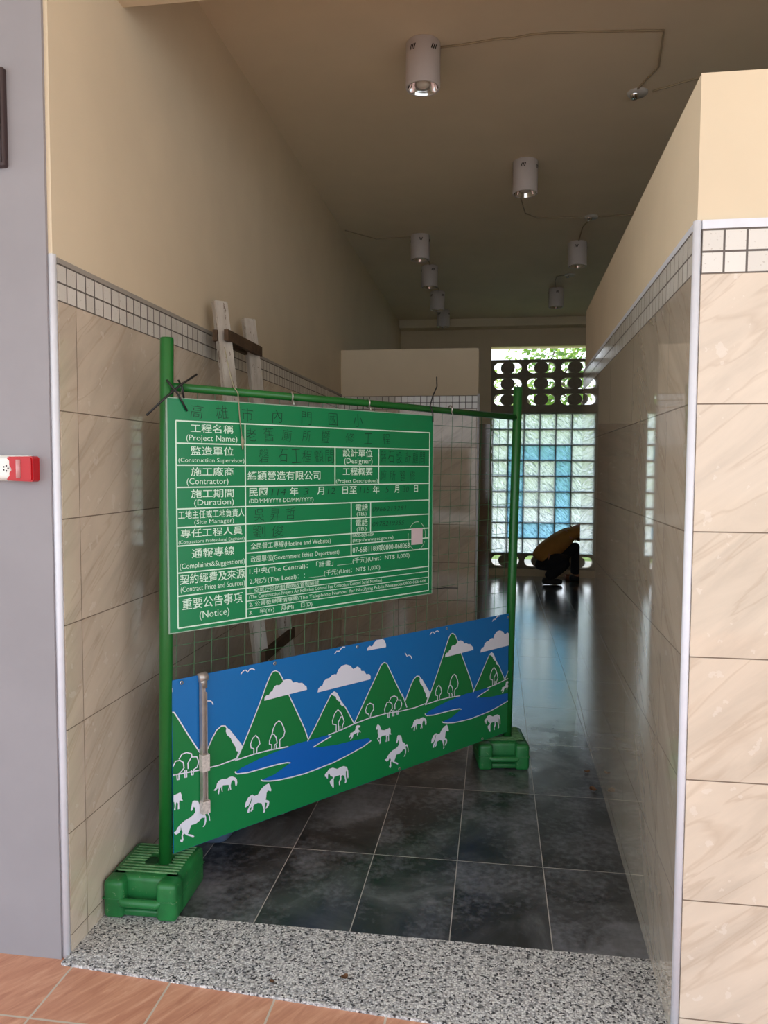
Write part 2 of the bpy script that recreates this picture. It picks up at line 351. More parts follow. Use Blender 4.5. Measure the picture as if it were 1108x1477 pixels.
box('jamb', 1.213, OX1, YB+0.03, YB+0.14, 0.285, 2.092, SILL, w1); box('jamb', OX0, 0.001, YB+0.03, YB+0.14, 0.285, 2.092, SILL, w1)
def breeze(name, x0, zc, n=3, pw=0.42, hgt=0.2):
    cu = bpy.data.curves.new(name,'CURVE'); cu.dimensions='2D'; cu.fill_mode='BOTH'; cu.extrude=0.05
    def sp(pts):
        s = cu.splines.new('POLY'); s.points.add(len(pts)-1); s.use_cyclic_u=True
        for p,(a,b) in zip(s.points,pts): p.co=(a,b,0,1)
    sp([(x0,zc-hgt/2),(x0+n*pw+0.005,zc-hgt/2),(x0+n*pw+0.005,zc+hgt/2),(x0,zc+hgt/2)])
    R = 0.072
    for k in range(n):
        cx = x0+(k+0.5)*pw
        for s_ in (-1,1):
            pts=[]
            for i in range(13):
                a = math.pi/2+math.pi*i/12; pts.append((cx+s_*(-1)*0-0+s_*(0.105-R*math.cos(a)*1.0) , zc+R*math.sin(a)))
            for i in range(9):
                a = -math.pi/2+math.pi*i/8; pts.append((cx+s_*(0.012+0.078*max(0.0,math.cos(a))), zc+0.072*math.sin(a)))
            sp(pts)
    o = bpy.data.objects.new(name,cu); COL.objects.link(o)
    bpy.context.view_layer.update()
    me = bpy.data.meshes.new_from_object(o.evaluated_get(bpy.context.evaluated_depsgraph_get()))
    bpy.data.objects.remove(o)
    me.transform(Matrix(((1,0,0,0),(0,0,-1,YB+0.1),(0,1,0,0),(0,0,0,1))))
    me.materials.clear(); me.materials.append(SILL)
    q = bpy.data.objects.new(name, me); COL.objects.link(q); q.parent=w1; q.matrix_parent_inverse=parent_matrix(w1).inverted()
for zc in (2.67,2.467,2.265): breeze('pierced_block_course', OX0, zc, 3, 0.4217, 0.203)
breeze('pierced_block_course', OX0, 0.188, 3, 0.4217, 0.19)
w2 = struct(empty('window_2', (-0.64,YG,0.3))); block_panel(w2, -0.812, 0.285, 1, 9, lambda i,r: False)
w3 = struct(empty('window_3', (2.5,YG,0.3))); block_panel(w3, 2.4, 0.285, 1, 9, lambda i,r: False)

# ------------------------------------------------------------------ trees beyond the window
BARK = plain('bark', srgb(96,84,70), 0.9, noise=0.2, nscale=12)
def leaf_mat(name, a, b):
    s = NT(name); v,x,y,z = s.coords(); s.set(Base_Color=s.ramp(s.noise(v,5,3),[(0.3,a),(0.7,b)]), Roughness=0.5)
    s.b.inputs['Subsurface Weight'].default_value = 0.0
    t = s.n('ShaderNodeBsdfTranslucent'); t.inputs[0].default_value = b; m = s.n('ShaderNodeMixShader'); m.inputs[0].default_value=0.45
    s.l(s.b.outputs[0],m.inputs[1]); s.l(t.outputs[0],m.inputs[2]); s.l(m.outputs[0],s.out.inputs[0]); return s.m
LEAF1 = leaf_mat('leaf_green', srgb(58,96,30), srgb(120,158,60)); LEAF2 = leaf_mat('leaf_light', srgb(96,130,50), srgb(170,190,96))
def tree(loc, h, r, leaf, n, label, lean=0.0, zlo=0.35):
    t = tag(empty('tree', loc), label, 'tree', 'trees beyond the window')
    x,y,z = loc; b = bmesh.new()
    tube(b, [(x,y,z),(x+lean*0.4,y,z+h*0.35),(x+lean,y,z+h*0.7)], [0.12,0.09,0.05], 8); link('trunk', b, BARK, t, True)
    b = bmesh.new(); f = bmesh.new()
    for k in range(7):
        a = 2*math.pi*k/7+random.random(); zz = z+h*(0.3+0.4*random.random())
        e = Vector((x+lean*0.8+math.cos(a)*r*0.8, y+math.sin(a)*r*0.8, zz+h*0.2))
        tube(b, [(x+lean*0.6,y,zz),tuple((Vector((x+lean*0.6,y,zz))+e)/2+Vector((0,0,0.1))),tuple(e)], [0.035,0.025,0.01], 6)
    for k in range(n):
        a = random.random()*2*math.pi; rr = r*math.sqrt(random.random()); zz = random.uniform(zlo,1)*h
        p = Vector((x+lean*zz/h+rr*math.cos(a), y+rr*math.sin(a), z+zz))
        d = Vector((random.uniform(-1,1),random.uniform(-1,1),random.uniform(-0.9,0.3))).normalized(); q = d.orthogonal().normalized()
        L = random.uniform(0.09,0.17); w = L*0.32
        vs = [f.verts.new(c) for c in (p, p+d*L*0.45+q*w, p+d*L, p+d*L*0.45-q*w)]; f.faces.new(vs)
    link('branches', b, BARK, t, True); link('foliage', f, leaf, t)
tree((1.9,13.6,-0.1), 4.6, 1.25, LEAF1, 2400, 'dark green leafy tree seen through right side of pierced blocks', -0.1, 0.4)
tree((0.75,15.6,-0.1), 4.4, 0.8, LEAF2, 500, 'sparse tree with leaning trunk behind middle of pierced blocks', 0.35, 0.45)
tree((-0.55,18.6,-0.1), 3.9, 0.8, LEAF2, 300, 'pale thin tree seen at left end of pierced blocks', 0.5, 0.4)
# ------------------------------------------------------------------ ceiling lights
LWHITE = plain('lamp_white_enamel', srgb(214,206,206), 0.45)
CHROME = plain('chrome_reflector', (0.75,0.76,0.78,1), 0.08, 1.0)
SLOT = plain('dark_slot', (0.02,0.018,0.016,1), 0.9)
BULB = plain('frosted_bulb', srgb(230,224,214), 0.35)
def lamp():
    t = empty('ceiling_light')
    b = bmesh.new(); lathe(b, [(0.0,0),(0.072,0),(0.0755,-0.004),(0.0755,-0.188),(0.074,-0.192),(0.068,-0.192),(0.066,-0.188),(0.066,-0.10),(0,-0.10)], 40)
    hs = link('housing', b, LWHITE, t, True)
    b = bmesh.new(); lathe(b, [(0.0665,-0.1905),(0.062,-0.178),(0.052,-0.14),(0.03,-0.112),(0,-0.105)], 40)
    rf = link('reflector', b, CHROME, t, True)
    b = bmesh.new(); lathe(b, [(0.018,-0.108),(0.02,-0.13),(0.031,-0.15),(0.034,-0.165),(0.026,-0.18),(0,-0.186)], 24); link('bulb', b, BULB, rf, True)
    for base in (-2.2,-0.9,0.7,2.3):
        b = bmesh.new()
        for k in range(3):
            a0 = base+k*0.13
            for q in range(1):
                lo = Vector((math.cos(a0)*0.0762, math.sin(a0)*0.0762, -0.055)); hi = Vector((math.cos(a0+0.1)*0.0762, math.sin(a0+0.1)*0.0762, -0.033))
                tw = Vector((-math.sin(a0),math.cos(a0),0))*0.0028; n = Vector((math.cos(a0+.05),math.sin(a0+.05),0))*0.0006
                vs = [b.verts.new(p+n) for p in (lo-tw,lo+tw,hi+tw,hi-tw)]; b.faces.new(vs)
        link('vent_slots', b, SLOT, hs)
    return t
LAMPS = [(-0.32,3.42,'large near white cylinder ceiling light above the green notice board, closest to the entrance'),
 (0.18,4.78,'second white cylinder ceiling light from entrance, its cable looping out to right'),
 (-0.59,6.17,'white cylinder ceiling light nearest in the receding left row of four'),
 (-0.59,7.11,'second white cylinder light in the receding left row of four'),
 (-0.59,8.14,'third white cylinder light in the receding left row of four'),
 (-0.59,9.11,'farthest and smallest white cylinder light, last of the left row of four by rear wall'),
 (0.68,6.52,'white cylinder ceiling light close beside right partition, nearer of the pair there'),
 (0.64,8.14,'white cylinder ceiling light before rear window, farther of the pair beside right partition')]
L0 = lamp()
for i,(x,y,lab) in enumerate(LAMPS):
    if i == 0: o = L0
    else:
        o = L0.copy(); COL.objects.link(o)
        for ch in list(L0.children):
            c = ch.copy(); COL.objects.link(c); c.parent = o
            for g_ in list(ch.children):
                d = g_.copy(); COL.objects.link(d); d.parent = c
    o.location = (x,y,CZ); o.rotation_euler = (0,0,i*0.35-0.1); tag(o, lab, 'ceiling light', 'white cylinder ceiling lights')
# surface cables and junction boxes
CAB = plain('cream_cable', srgb(176,160,132), 0.6)
def cable(label, pts, z=CZ-0.005):
    b = bmesh.new(); P = []
    for i in range(len(pts)-1):
        a,c = pts[i],pts[i+1]; P += [(a[0]+(c[0]-a[0])*k/6, a[1]+(c[1]-a[1])*k/6+random.uniform(-.006,.006)*(k>0), z) for k in range(6)]
    P.append((pts[-1][0],pts[-1][1],z)); tube(b, P, 0.0045, 6); tag(link('ceiling_cable', b, CAB, None, True), label, 'cable')
cable('thin cream cable from large near light across ceiling and back to junction plate', [(-0.25,3.45),(0.226,3.40),(0.698,3.446),(0.738,3.748),(0.68,3.95)])
cable('short cream cable from near junction plate to top of right partition', [(0.76,3.98),(0.934,3.88),(1.3,3.86)])
cable('cream cable curving from second ceiling light to middle junction plate', [(0.15,4.86),(0.16,5.3),(0.22,5.72),(0.31,5.83),(0.68,5.86)])
cable('cream cable from middle junction plate toward right partition', [(0.73,5.86),(1.3,5.82)])
cable('cream cable from middle junction plate back to light beside partition', [(0.70,5.9),(0.67,6.1),(0.68,6.44)])
cable('cream cable linking far junction plate and light before rear window', [(0.69,7.58),(0.6,7.6),(0.6,7.8),(0.63,8.06)])
cable('cream cable from left wall to nearest light of left row', [(-1.16,5.95),(-0.95,6.2),(-0.66,6.18)])
cable('cream cable joining the four lights of left row', [(-0.59,6.25),(-0.58,7.1),(-0.57,8.1),(-0.59,9.1)])
JB = plain('junction_plastic', srgb(208,206,202), 0.4)
for x,y,lab in ((0.69,3.99,'white junction plate nearest, above top edge of right partition'),(0.705,5.865,'white junction plate in middle of ceiling right of second light'),(0.72,7.57,'white junction plate farthest, behind light beside partition')):
    t = tag(empty('junction_plate',(x,y,CZ)), lab, 'junction box', 'junction plates on the ceiling')
    b = bmesh.new(); lathe(b, [(0,-0.012),(0.045,-0.012),(0.05,-0.006),(0.05,0)], 24, (x,y,CZ)); link('plate', b, JB, t, True)
    b = bmesh.new(); lathe(b, [(0,-0.03),(0.016,-0.03),(0.022,-0.012)], 16, (x-0.015,y,CZ)); link('knob', b, CHROME, t, True)

# ------------------------------------------------------------------ the fence unit: posts, rail, wire mesh
FO = Vector((-1.027,2.249,0)); FU = Vector((0.64047,0.76799,0)); FN = Vector((-0.76799,0.64047,0))   # FN points away from the veranda
def FP(s, z, off=0.0): return FO+FU*s+FN*off+Vector((0,0,z))
FM = Matrix(((FU.x,FN.x,0,FO.x),(FU.y,FN.y,0,FO.y),(FU.z,FN.z,1,0),(0,0,0,1)))   # local x = along, y = away, z = up
PGREEN = plain('green_enamel_tube', srgb(26,104,42), 0.28, noise=0.08, nscale=12)
WIRE = plain('green_coated_wire', srgb(60,112,72), 0.4)
STEEL = plain('galvanised_wire', srgb(196,194,188), 0.3, 0.8)
BLK = plain('black_nylon', (0.012,0.012,0.013,1), 0.45)
fence = tag(empty('mesh_fence', FO), 'green tubular fence frame with wire mesh standing across the passage', 'fence')
for s0,s1,z1 in ((0.0,0.029,1.799),(1.741,1.788,1.775)):
    b = bmesh.new(); tube(b, [FP(s0,0.02),FP(s0+(s1-s0)*0.5,z1*0.5),FP(s1,z1-0.004),FP(s1,z1)], [0.021,0.021,0.021,0.019], 20); p = link('post', b, PGREEN, fence, True)
b = bmesh.new(); tube(b, [FP(0.03,1.648),FP(0.9,1.644),FP(1.785,1.632)], 0.0135, 14); link('top_rail', b, PGREEN, fence, True)
b = bmesh.new(); tube(b, [FP(0.005,0.19),FP(1.745,0.16)], 0.0115, 12); link('bottom_rail', b, PGREEN, fence, True)
b = bmesh.new()
s = 0.035
while s < 1.74: tube(b, [FP(s,0.17,0.004),FP(s+0.036,1.64,0.004)], 0.001, 5, False); s += 0.0637
z = 0.2
while z < 1.63: tube(b, [FP(0.01+0.017*z,z,0.0065),FP(1.745+0.025*z,z-0.006,0.0065)], 0.001, 5, False); z += 0.069
link('wire_mesh', b, WIRE, fence)
for s in (0.075,0.50,0.86,1.325):
    b = bmesh.new(); tube(b, [FP(s+0.014*math.cos(a)*0.35,1.6455+0.0165*math.sin(a),0.0165*math.cos(a)) for a in [2*math.pi*k/14 for k in range(15)]], 0.003, 6)
    tube(b, [FP(s,1.632,-0.012),FP(s-0.003,1.617,-0.02)], 0.003, 6); link('wire_hook', b, STEEL, fence, True)

# ------------------------------------------------------------------ weights
BG = NT('green_moulded_plastic'); v,x,y,z = BG.coords()
BG.set(Base_Color=BG.mix(BG.math('MULTIPLY',BG.math('GREATER_THAN',BG.noise(v,55,5,0.7),0.635),0.35), BG.ramp(BG.noise(v,9,4),[(0.3,srgb(22,92,44)),(0.7,srgb(38,128,64))]), srgb(150,160,132)), Roughness=0.38)
RIB = plain('scuffed_rib', srgb(96,140,92), 0.6, noise=0.35, nscale=60)
def weight(loc, rz, label):
    t = tag(empty('fence_base', loc, rz), label, 'fence base', 'green plastic fence bases')
    Wd, D, H = 0.235, 0.25, 0.122          # local x across, y depth, z height
    hx = 0.052
    b = bmesh.new()
    rbox(b, -Wd/2, Wd/2, 0.035, D, 0, H, 0.016, 4); rbox(b, -Wd/2, -hx, 0, 0.08, 0, H, 0.016, 4); rbox(b, hx, Wd/2, 0, 0.08, 0, H, 0.016, 4)
    rbox(b, -Wd/2-0.0012, Wd/2+0.0012, 0.05, D+0.0012, 0.064, 0.067, 0.0012, 2); rbox(b, -Wd/2-0.0012, -hx-0.012, -0.0012, 0.06, 0.064, 0.067, 0.0012, 2); rbox(b, hx+0.012, Wd/2+0.0012, -0.0012, 0.06, 0.064, 0.067, 0.0012, 2)
    rbox(b, -hx-0.02, hx+0.02, 0.012, 0.05, 0.006, 0.03, 0.008, 3)
    body = link('body', b, BG.m, t, True); body.matrix_parent_inverse = Matrix()
    b = bmesh.new(); tube(b, [(-hx-0.03,0.02,0.068),(-hx-0.004,0.008,0.052),(hx+0.004,0.008,0.052),(hx+0.03,0.02,0.068)], 0.0135, 14); o = link('handle', b, BG.m, t, True); o.matrix_parent_inverse = Matrix()
    b = bmesh.new()
    for k in range(11):
        yy = 0.062+k*0.0165
        if 0.10 < yy < 0.165:
            rbox(b, -Wd/2+0.02, -0.03, yy, yy+0.006, H-0.002, H+0.004, 0.0018, 2); rbox(b, 0.05, Wd/2-0.02, yy, yy+0.006, H-0.002, H+0.004, 0.0018, 2)
        else: rbox(b, -Wd/2+0.02, Wd/2-0.02, yy, yy+0.006, H-0.002, H+0.004, 0.0018, 2)
    o = link('top_ribs', b, RIB, t, True); o.matrix_parent_inverse = Matrix()
    b = bmesh.new()
    for cx in (-0.012,0.034): lathe(b, [(0.0,0.0045),(0.017,0.0045),(0.021,0.0055),(0.025,0.001)], 24, (cx,0.13,H-0.002))
    o = link('tube_socket', b, plain('socket_shade_green', srgb(14,62,30), 0.5), t, True); o.matrix_parent_inverse = Matrix()  # flat disc, darker green stands for the shade inside the open hole
    return t
weight((-1.056,2.122,0), 0.02, 'green plastic water-filled base under the left fence post, on terrazzo threshold by left wall')
weight((0.076,3.462,0), 0.14, 'green plastic water-filled base under the right fence post, standing on black floor tiles')

# ------------------------------------------------------------------ flat printing on panels
def fpoly(bm, pts, off, clip=None):
    if clip:
        s0,s1,z0,z1 = clip
        for axis,lim,sg in ((0,s0,1),(0,s1,-1),(1,z0,1),(1,z1,-1)):
            out=[]; n=len(pts)
            for i in range(n):
                a,c = pts[i],pts[(i+1)%n]; ia = sg*(a[axis]-lim)>=0; ic = sg*(c[axis]-lim)>=0
                if ia: out.append(a)
                if ia != ic:
                    t = (lim-a[axis])/(c[axis]-a[axis]); out.append((a[0]+(c[0]-a[0])*t, a[1]+(c[1]-a[1])*t))
            pts = out
            if len(pts) < 3: return
    cl=[pts[0]]
    for p in pts[1:]:
        if abs(p[0]-cl[-1][0])+abs(p[1]-cl[-1][1])>1e-5: cl.append(p)
    if len(cl)<3: return
    b2 = bmesh.new(); f = b2.faces.new([b2.verts.new((p[0],0,p[1])) for p in cl]); b2.normal_update()
    bmesh.ops.triangulate(b2, faces=[f], ngon_method='EAR_CLIP')
    merge(bm, b2, FM @ Matrix.Translation((0,off,0)))
def ribbon(bm, pts, w, off, clip=None):
    if clip: 
        s0,s1,z0,z1 = clip
        runs=[[]]
        for i,p in enumerate(pts):
            if s0<=p[0]<=s1 and z0<=p[1]<=z1: runs[-1].append(p)
            else:
                q = pts[i-1] if runs[-1] else None
                if q: 
                    lim = s0 if p[0]<s0 else s1
                    if abs(p[0]-q[0])>1e-6 and (p[0]<s0 or p[0]>s1): t=(lim-q[0])/(p[0]-q[0]); runs[-1].append((lim,q[1]+(p[1]-q[1])*t))
                if i+1<len(pts) and s0<=pts[i+1][0]<=s1:
                    n=pts[i+1]; lim = s0 if p[0]<s0 else s1
                    runs.append([]); 
                    if abs(p[0]-n[0])>1e-6 and (p[0]<s0 or p[0]>s1): t=(lim-n[0])/(p[0]-n[0]); runs[-1].append((lim,n[1]+(p[1]-n[1])*t))
                else: runs.append([])
        for r in runs:
            if len(r)>1: ribbon(bm, r, w, off)
        return
    vs=[]
    for i,p in enumerate(pts):
        a,c = pts[max(i-1,0)], pts[min(i+1,len(pts)-1)]; d = Vector((c[0]-a[0],c[1]-a[1]))
        if d.length<1e-7: d = Vector((1,0))
        d.normalize(); nx,nz = -d.y*w/2, d.x*w/2
        vs.append((bm.verts.new(FP(p[0]+nx,p[1]+nz,off)), bm.verts.new(FP(p[0]-nx,p[1]-nz,off))))
    for (a,b_),(c,d_) in zip(vs,vs[1:]): bm.faces.new((a,c,d_,b_))

PBLUE = plain('banner_blue', srgb(8,108,178), 0.35); PMGRN = plain('banner_mountain_green', srgb(14,118,58), 0.35)
PGRND = plain('banner_meadow_green', srgb(14,126,66), 0.35); PLAKE = plain('banner_lake_blue', srgb(8,96,184), 0.35)
PWHITE = plain('banner_white', srgb(226,226,238), 0.4)
MOUNT=[[(0.255,0.398),(0.28,0.439),(0.326,0.527),(0.362,0.6),(0.38,0.64),(0.393,0.664),(0.404,0.677),(0.417,0.679),(0.432,0.669),(0.447,0.643),(0.473,0.581),(0.511,0.505),(0.543,0.439),(0.559,0.396)],
 [(0.556,0.39),(0.559,0.396),(0.591,0.437),(0.628,0.492),(0.665,0.544),(0.68,0.551),(0.693,0.542),(0.712,0.508),(0.738,0.475),(0.777,0.408)],
 [(0.779,0.406),(0.817,0.462),(0.862,0.529),(0.903,0.588),(0.917,0.611),(0.934,0.619),(0.948,0.613),(0.96,0.593),(0.999,0.524),(1.038,0.458),(1.035,0.472),(1.062,0.409)],
 [(1.052,0.439),(1.083,0.496),(1.1,0.52),(1.118,0.53),(1.132,0.527),(1.147,0.507),(1.193,0.449),(1.175,0.403)]]
SNOW=[[(0.665,0.544),(0.68,0.551),(0.693,0.543),(0.712,0.508),(0.729,0.484),(0.718,0.488),(0.71,0.496),(0.71,0.506),(0.699,0.512),(0.69,0.521),(0.688,0.53),(0.676,0.537)],
 [(0.217,0.518),(0.229,0.513),(0.255,0.477),(0.28,0.44),(0.269,0.422),(0.254,0.431),(0.252,0.445),(0.239,0.466),(0.234,0.48),(0.22,0.494),(0.215,0.508)]]
CLOUD=[[(0.369,0.581),(0.37,0.592),(0.378,0.599),(0.388,0.598),(0.393,0.606),(0.403,0.61),(0.41,0.623),(0.419,0.627),(0.432,0.624),(0.443,0.631),(0.452,0.639),(0.468,0.64),(0.483,0.634),(0.492,0.622),(0.506,0.622),(0.516,0.616),(0.531,0.614),(0.541,0.604),(0.551,0.596),(0.553,0.584)],
 [(0.601,0.564),(0.605,0.578),(0.614,0.584),(0.624,0.586),(0.63,0.601),(0.644,0.608),(0.657,0.608),(0.669,0.617),(0.684,0.618),(0.69,0.615),(0.699,0.632),(0.716,0.644),(0.737,0.646),(0.759,0.637),(0.772,0.622),(0.779,0.623),(0.794,0.628),(0.81,0.617),(0.814,0.606),(0.828,0.604),(0.839,0.589),(0.855,0.587),(0.862,0.577),(0.861,0.565)],
 [(0.843,0.682),(0.845,0.693),(0.857,0.699),(0.868,0.694),(0.88,0.708),(0.898,0.72),(0.917,0.721),(0.935,0.709),(0.943,0.692),(0.943,0.68)]]
GROUND=[(0.255,0.398),(0.326,0.401),(0.391,0.399),(0.47,0.392),(0.558,0.393),(0.652,0.391),(0.715,0.396),(0.781,0.405),(0.857,0.41),(0.946,0.409),(1.033,0.401),(1.109,0.398),(1.172,0.403)]
LAKE=[[(0.249,0.355),(0.277,0.366),(0.34,0.377),(0.391,0.384),(0.447,0.388),(0.505,0.393),(0.547,0.392),(0.558,0.393),(0.656,0.391),(0.665,0.384),(0.623,0.372),(0.582,0.362),(0.611,0.354),(0.694,0.343),(0.781,0.339),(0.853,0.33),(0.867,0.318),(0.826,0.302),(0.737,0.286),(0.673,0.277),(0.611,0.27),(0.485,0.274),(0.428,0.279),(0.391,0.286),(0.354,0.3),(0.409,0.305),(0.479,0.329),(0.428,0.338),(0.373,0.34),(0.301,0.342),(0.259,0.349)]]
LAKELINE=[[(0.249,0.36),(0.253,0.353),(0.259,0.349),(0.301,0.342),(0.373,0.34),(0.428,0.338),(0.466,0.334),(0.479,0.329)],
 [(0.353,0.302),(0.361,0.296),(0.391,0.287),(0.428,0.28),(0.485,0.275),(0.547,0.272),(0.673,0.278),(0.737,0.287),(0.826,0.303),(0.867,0.317)],
 [(0.582,0.362),(0.623,0.373),(0.667,0.383)]]
GLINE=[[(0.255,0.398),(0.249,0.398),(0.326,0.401),(0.391,0.399),(0.47,0.392)],
 [(0.652,0.391),(0.715,0.396),(0.781,0.405),(0.857,0.41),(0.946,0.409),(1.033,0.401),(1.109,0.398),(1.172,0.403)]]
TREE=[[(0.325,0.401),(0.325,0.421),(0.314,0.426),(0.312,0.44),(0.32,0.458),(0.333,0.466),(0.345,0.452),(0.35,0.432),(0.338,0.42),(0.336,0.4)],
 [(0.433,0.398),(0.433,0.426),(0.45,0.434),(0.455,0.45),(0.45,0.467),(0.439,0.489),(0.429,0.495),(0.416,0.489),(0.405,0.471),(0.401,0.455)],
 [(0.399,0.398),(0.399,0.416),(0.389,0.421),(0.39,0.434),(0.399,0.452),(0.407,0.453),(0.418,0.438),(0.422,0.416),(0.411,0.413),(0.409,0.397)],
 [(0.418,0.397),(0.418,0.411)],
 [(0.69,0.394),(0.69,0.421),(0.673,0.428),(0.672,0.442),(0.683,0.466),(0.698,0.479),(0.713,0.463),(0.721,0.446)],
 [(0.702,0.394),(0.7,0.429),(0.713,0.447),(0.721,0.446),(0.729,0.425),(0.721,0.412),(0.718,0.396)],
 [(0.708,0.395),(0.708,0.413)],
 [(0.857,0.411),(0.854,0.426),(0.84,0.434),(0.837,0.447),(0.846,0.466),(0.86,0.469),(0.876,0.461),(0.879,0.441),(0.865,0.427),(0.862,0.41)],
 [(0.956,0.391),(0.955,0.407),(0.94,0.412),(0.937,0.429),(0.951,0.453),(0.966,0.452),(0.978,0.442),(0.98,0.423),(0.971,0.414),(0.962,0.409),(0.962,0.389),(0.956,0.391)],
 [(0.963,0.456),(0.973,0.47),(0.99,0.472),(1.007,0.463),(1.009,0.452)],
 [(0.983,0.415),(0.983,0.39),(0.989,0.389),(0.989,0.414)],
 [(0.995,0.416),(0.994,0.435),(1.007,0.452),(1.026,0.448),(1.033,0.43),(1.027,0.413),(1.015,0.409),(1.012,0.391),(1.007,0.392),(1.006,0.409)]]
BIRD=[[(0.275,0.693),(0.287,0.703),(0.296,0.702),(0.302,0.694),(0.309,0.702),(0.32,0.704),(0.331,0.697)],
 [(0.13,0.639),(0.137,0.631),(0.141,0.623),(0.148,0.626),(0.158,0.624),(0.165,0.618),(0.169,0.609)],
 [(0.682,0.695),(0.692,0.704),(0.705,0.702),(0.711,0.709),(0.722,0.715),(0.733,0.713)]]
HORSE=[[(0.25,0.312),(0.255,0.309),(0.258,0.319),(0.256,0.332),(0.249,0.34),(0.237,0.347),(0.227,0.347),(0.217,0.344),(0.2,0.348),(0.188,0.346),(0.18,0.339),(0.177,0.327),(0.167,0.318),(0.173,0.315),(0.182,0.321),(0.185,0.324),(0.186,0.315),(0.182,0.307),(0.184,0.3),(0.187,0.3),(0.19,0.314),(0.196,0.323),(0.196,0.312),(0.199,0.303),(0.201,0.303),(0.2,0.317),(0.202,0.326),(0.215,0.323),(0.224,0.321),(0.225,0.313),(0.221,0.302),(0.226,0.3),(0.228,0.312),(0.23,0.302),(0.234,0.301),(0.232,0.316),(0.234,0.326),(0.237,0.332),(0.244,0.332),(0.248,0.326)],
 [(0.385,0.281),(0.391,0.27),(0.396,0.254),(0.394,0.249),(0.385,0.254),(0.381,0.256),(0.376,0.248),(0.374,0.232),(0.372,0.225),(0.385,0.218),(0.387,0.211),(0.385,0.2),(0.375,0.192),(0.371,0.193),(0.376,0.203),(0.378,0.212),(0.368,0.217),(0.369,0.205),(0.367,0.196),(0.37,0.183),(0.364,0.18),(0.361,0.182),(0.364,0.191),(0.359,0.205),(0.354,0.218),(0.339,0.224),(0.325,0.222),(0.321,0.217),(0.32,0.205),(0.311,0.2),(0.309,0.204),(0.314,0.212),(0.313,0.218),(0.307,0.211),(0.304,0.2),(0.297,0.201),(0.298,0.211),(0.306,0.224),(0.311,0.232),(0.314,0.241),(0.317,0.251),(0.315,0.253),(0.31,0.239),(0.302,0.226),(0.29,0.222),(0.287,0.225),(0.29,0.239),(0.3,0.254),(0.311,0.259),(0.318,0.26),(0.325,0.253),(0.34,0.253),(0.354,0.27),(0.369,0.278)],
 [(0.089,0.303),(0.095,0.305),(0.109,0.3),(0.114,0.287),(0.117,0.271),(0.13,0.263),(0.133,0.253),(0.141,0.255),(0.146,0.253),(0.152,0.234),(0.153,0.218),(0.15,0.22),(0.148,0.235),(0.143,0.247),(0.134,0.247),(0.138,0.238),(0.139,0.223),(0.135,0.21),(0.127,0.205),(0.126,0.207),(0.132,0.215),(0.134,0.235),(0.122,0.238),(0.114,0.231),(0.1,0.225),(0.084,0.226),(0.078,0.212),(0.071,0.201),(0.089,0.191),(0.095,0.184),(0.09,0.183),(0.065,0.199),(0.06,0.205),(0.054,0.202),(0.056,0.186),(0.051,0.178),(0.044,0.185),(0.046,0.192),(0.05,0.188),(0.049,0.201),(0.053,0.213),(0.049,0.221),(0.047,0.235),(0.046,0.222),(0.041,0.214),(0.03,0.211),(0.019,0.223),(0.028,0.222),(0.036,0.233),(0.046,0.241),(0.06,0.248),(0.079,0.252),(0.092,0.258),(0.099,0.266),(0.098,0.279),(0.094,0.285),(0.09,0.276),(0.086,0.273),(0.082,0.276),(0.086,0.29)],
 [(0.635,0.235),(0.635,0.245),(0.646,0.251),(0.656,0.26),(0.673,0.26),(0.694,0.249),(0.711,0.252),(0.726,0.252),(0.742,0.244),(0.748,0.228),(0.75,0.203),(0.747,0.197),(0.744,0.205),(0.742,0.226),(0.737,0.231),(0.737,0.207),(0.741,0.187),(0.735,0.182),(0.731,0.184),(0.734,0.192),(0.729,0.213),(0.718,0.219),(0.714,0.213),(0.715,0.203),(0.707,0.194),(0.709,0.183),(0.703,0.183),(0.702,0.196),(0.708,0.208),(0.707,0.222),(0.681,0.222),(0.677,0.213),(0.678,0.182),(0.673,0.182),(0.66,0.201),(0.658,0.212),(0.673,0.219),(0.673,0.224),(0.662,0.231),(0.654,0.245),(0.65,0.238),(0.649,0.224),(0.644,0.227),(0.642,0.233)],
 [(0.787,0.395),(0.796,0.396),(0.81,0.39),(0.808,0.385),(0.799,0.385),(0.8,0.376),(0.81,0.369),(0.811,0.362),(0.803,0.369),(0.799,0.364),(0.794,0.355),(0.792,0.357),(0.794,0.367),(0.785,0.366),(0.774,0.363),(0.77,0.352),(0.761,0.346),(0.758,0.349),(0.764,0.354),(0.763,0.361),(0.752,0.356),(0.751,0.36),(0.759,0.367),(0.757,0.373),(0.772,0.374),(0.783,0.379),(0.785,0.387)],
 [(0.89,0.359),(0.897,0.373),(0.901,0.376),(0.911,0.367),(0.92,0.348),(0.937,0.343),(0.961,0.346),(0.966,0.347),(0.97,0.338),(0.97,0.324),(0.975,0.317),(0.968,0.318),(0.963,0.322),(0.961,0.312),(0.962,0.293),(0.956,0.293),(0.957,0.313),(0.951,0.318),(0.949,0.307),(0.948,0.293),(0.943,0.294),(0.946,0.308),(0.944,0.321),(0.923,0.323),(0.916,0.319),(0.916,0.297),(0.911,0.292),(0.909,0.296),(0.912,0.316),(0.906,0.321),(0.903,0.315),(0.91,0.304),(0.906,0.304),(0.897,0.318),(0.905,0.327),(0.9,0.34),(0.901,0.354),(0.894,0.356),(0.892,0.355)]]

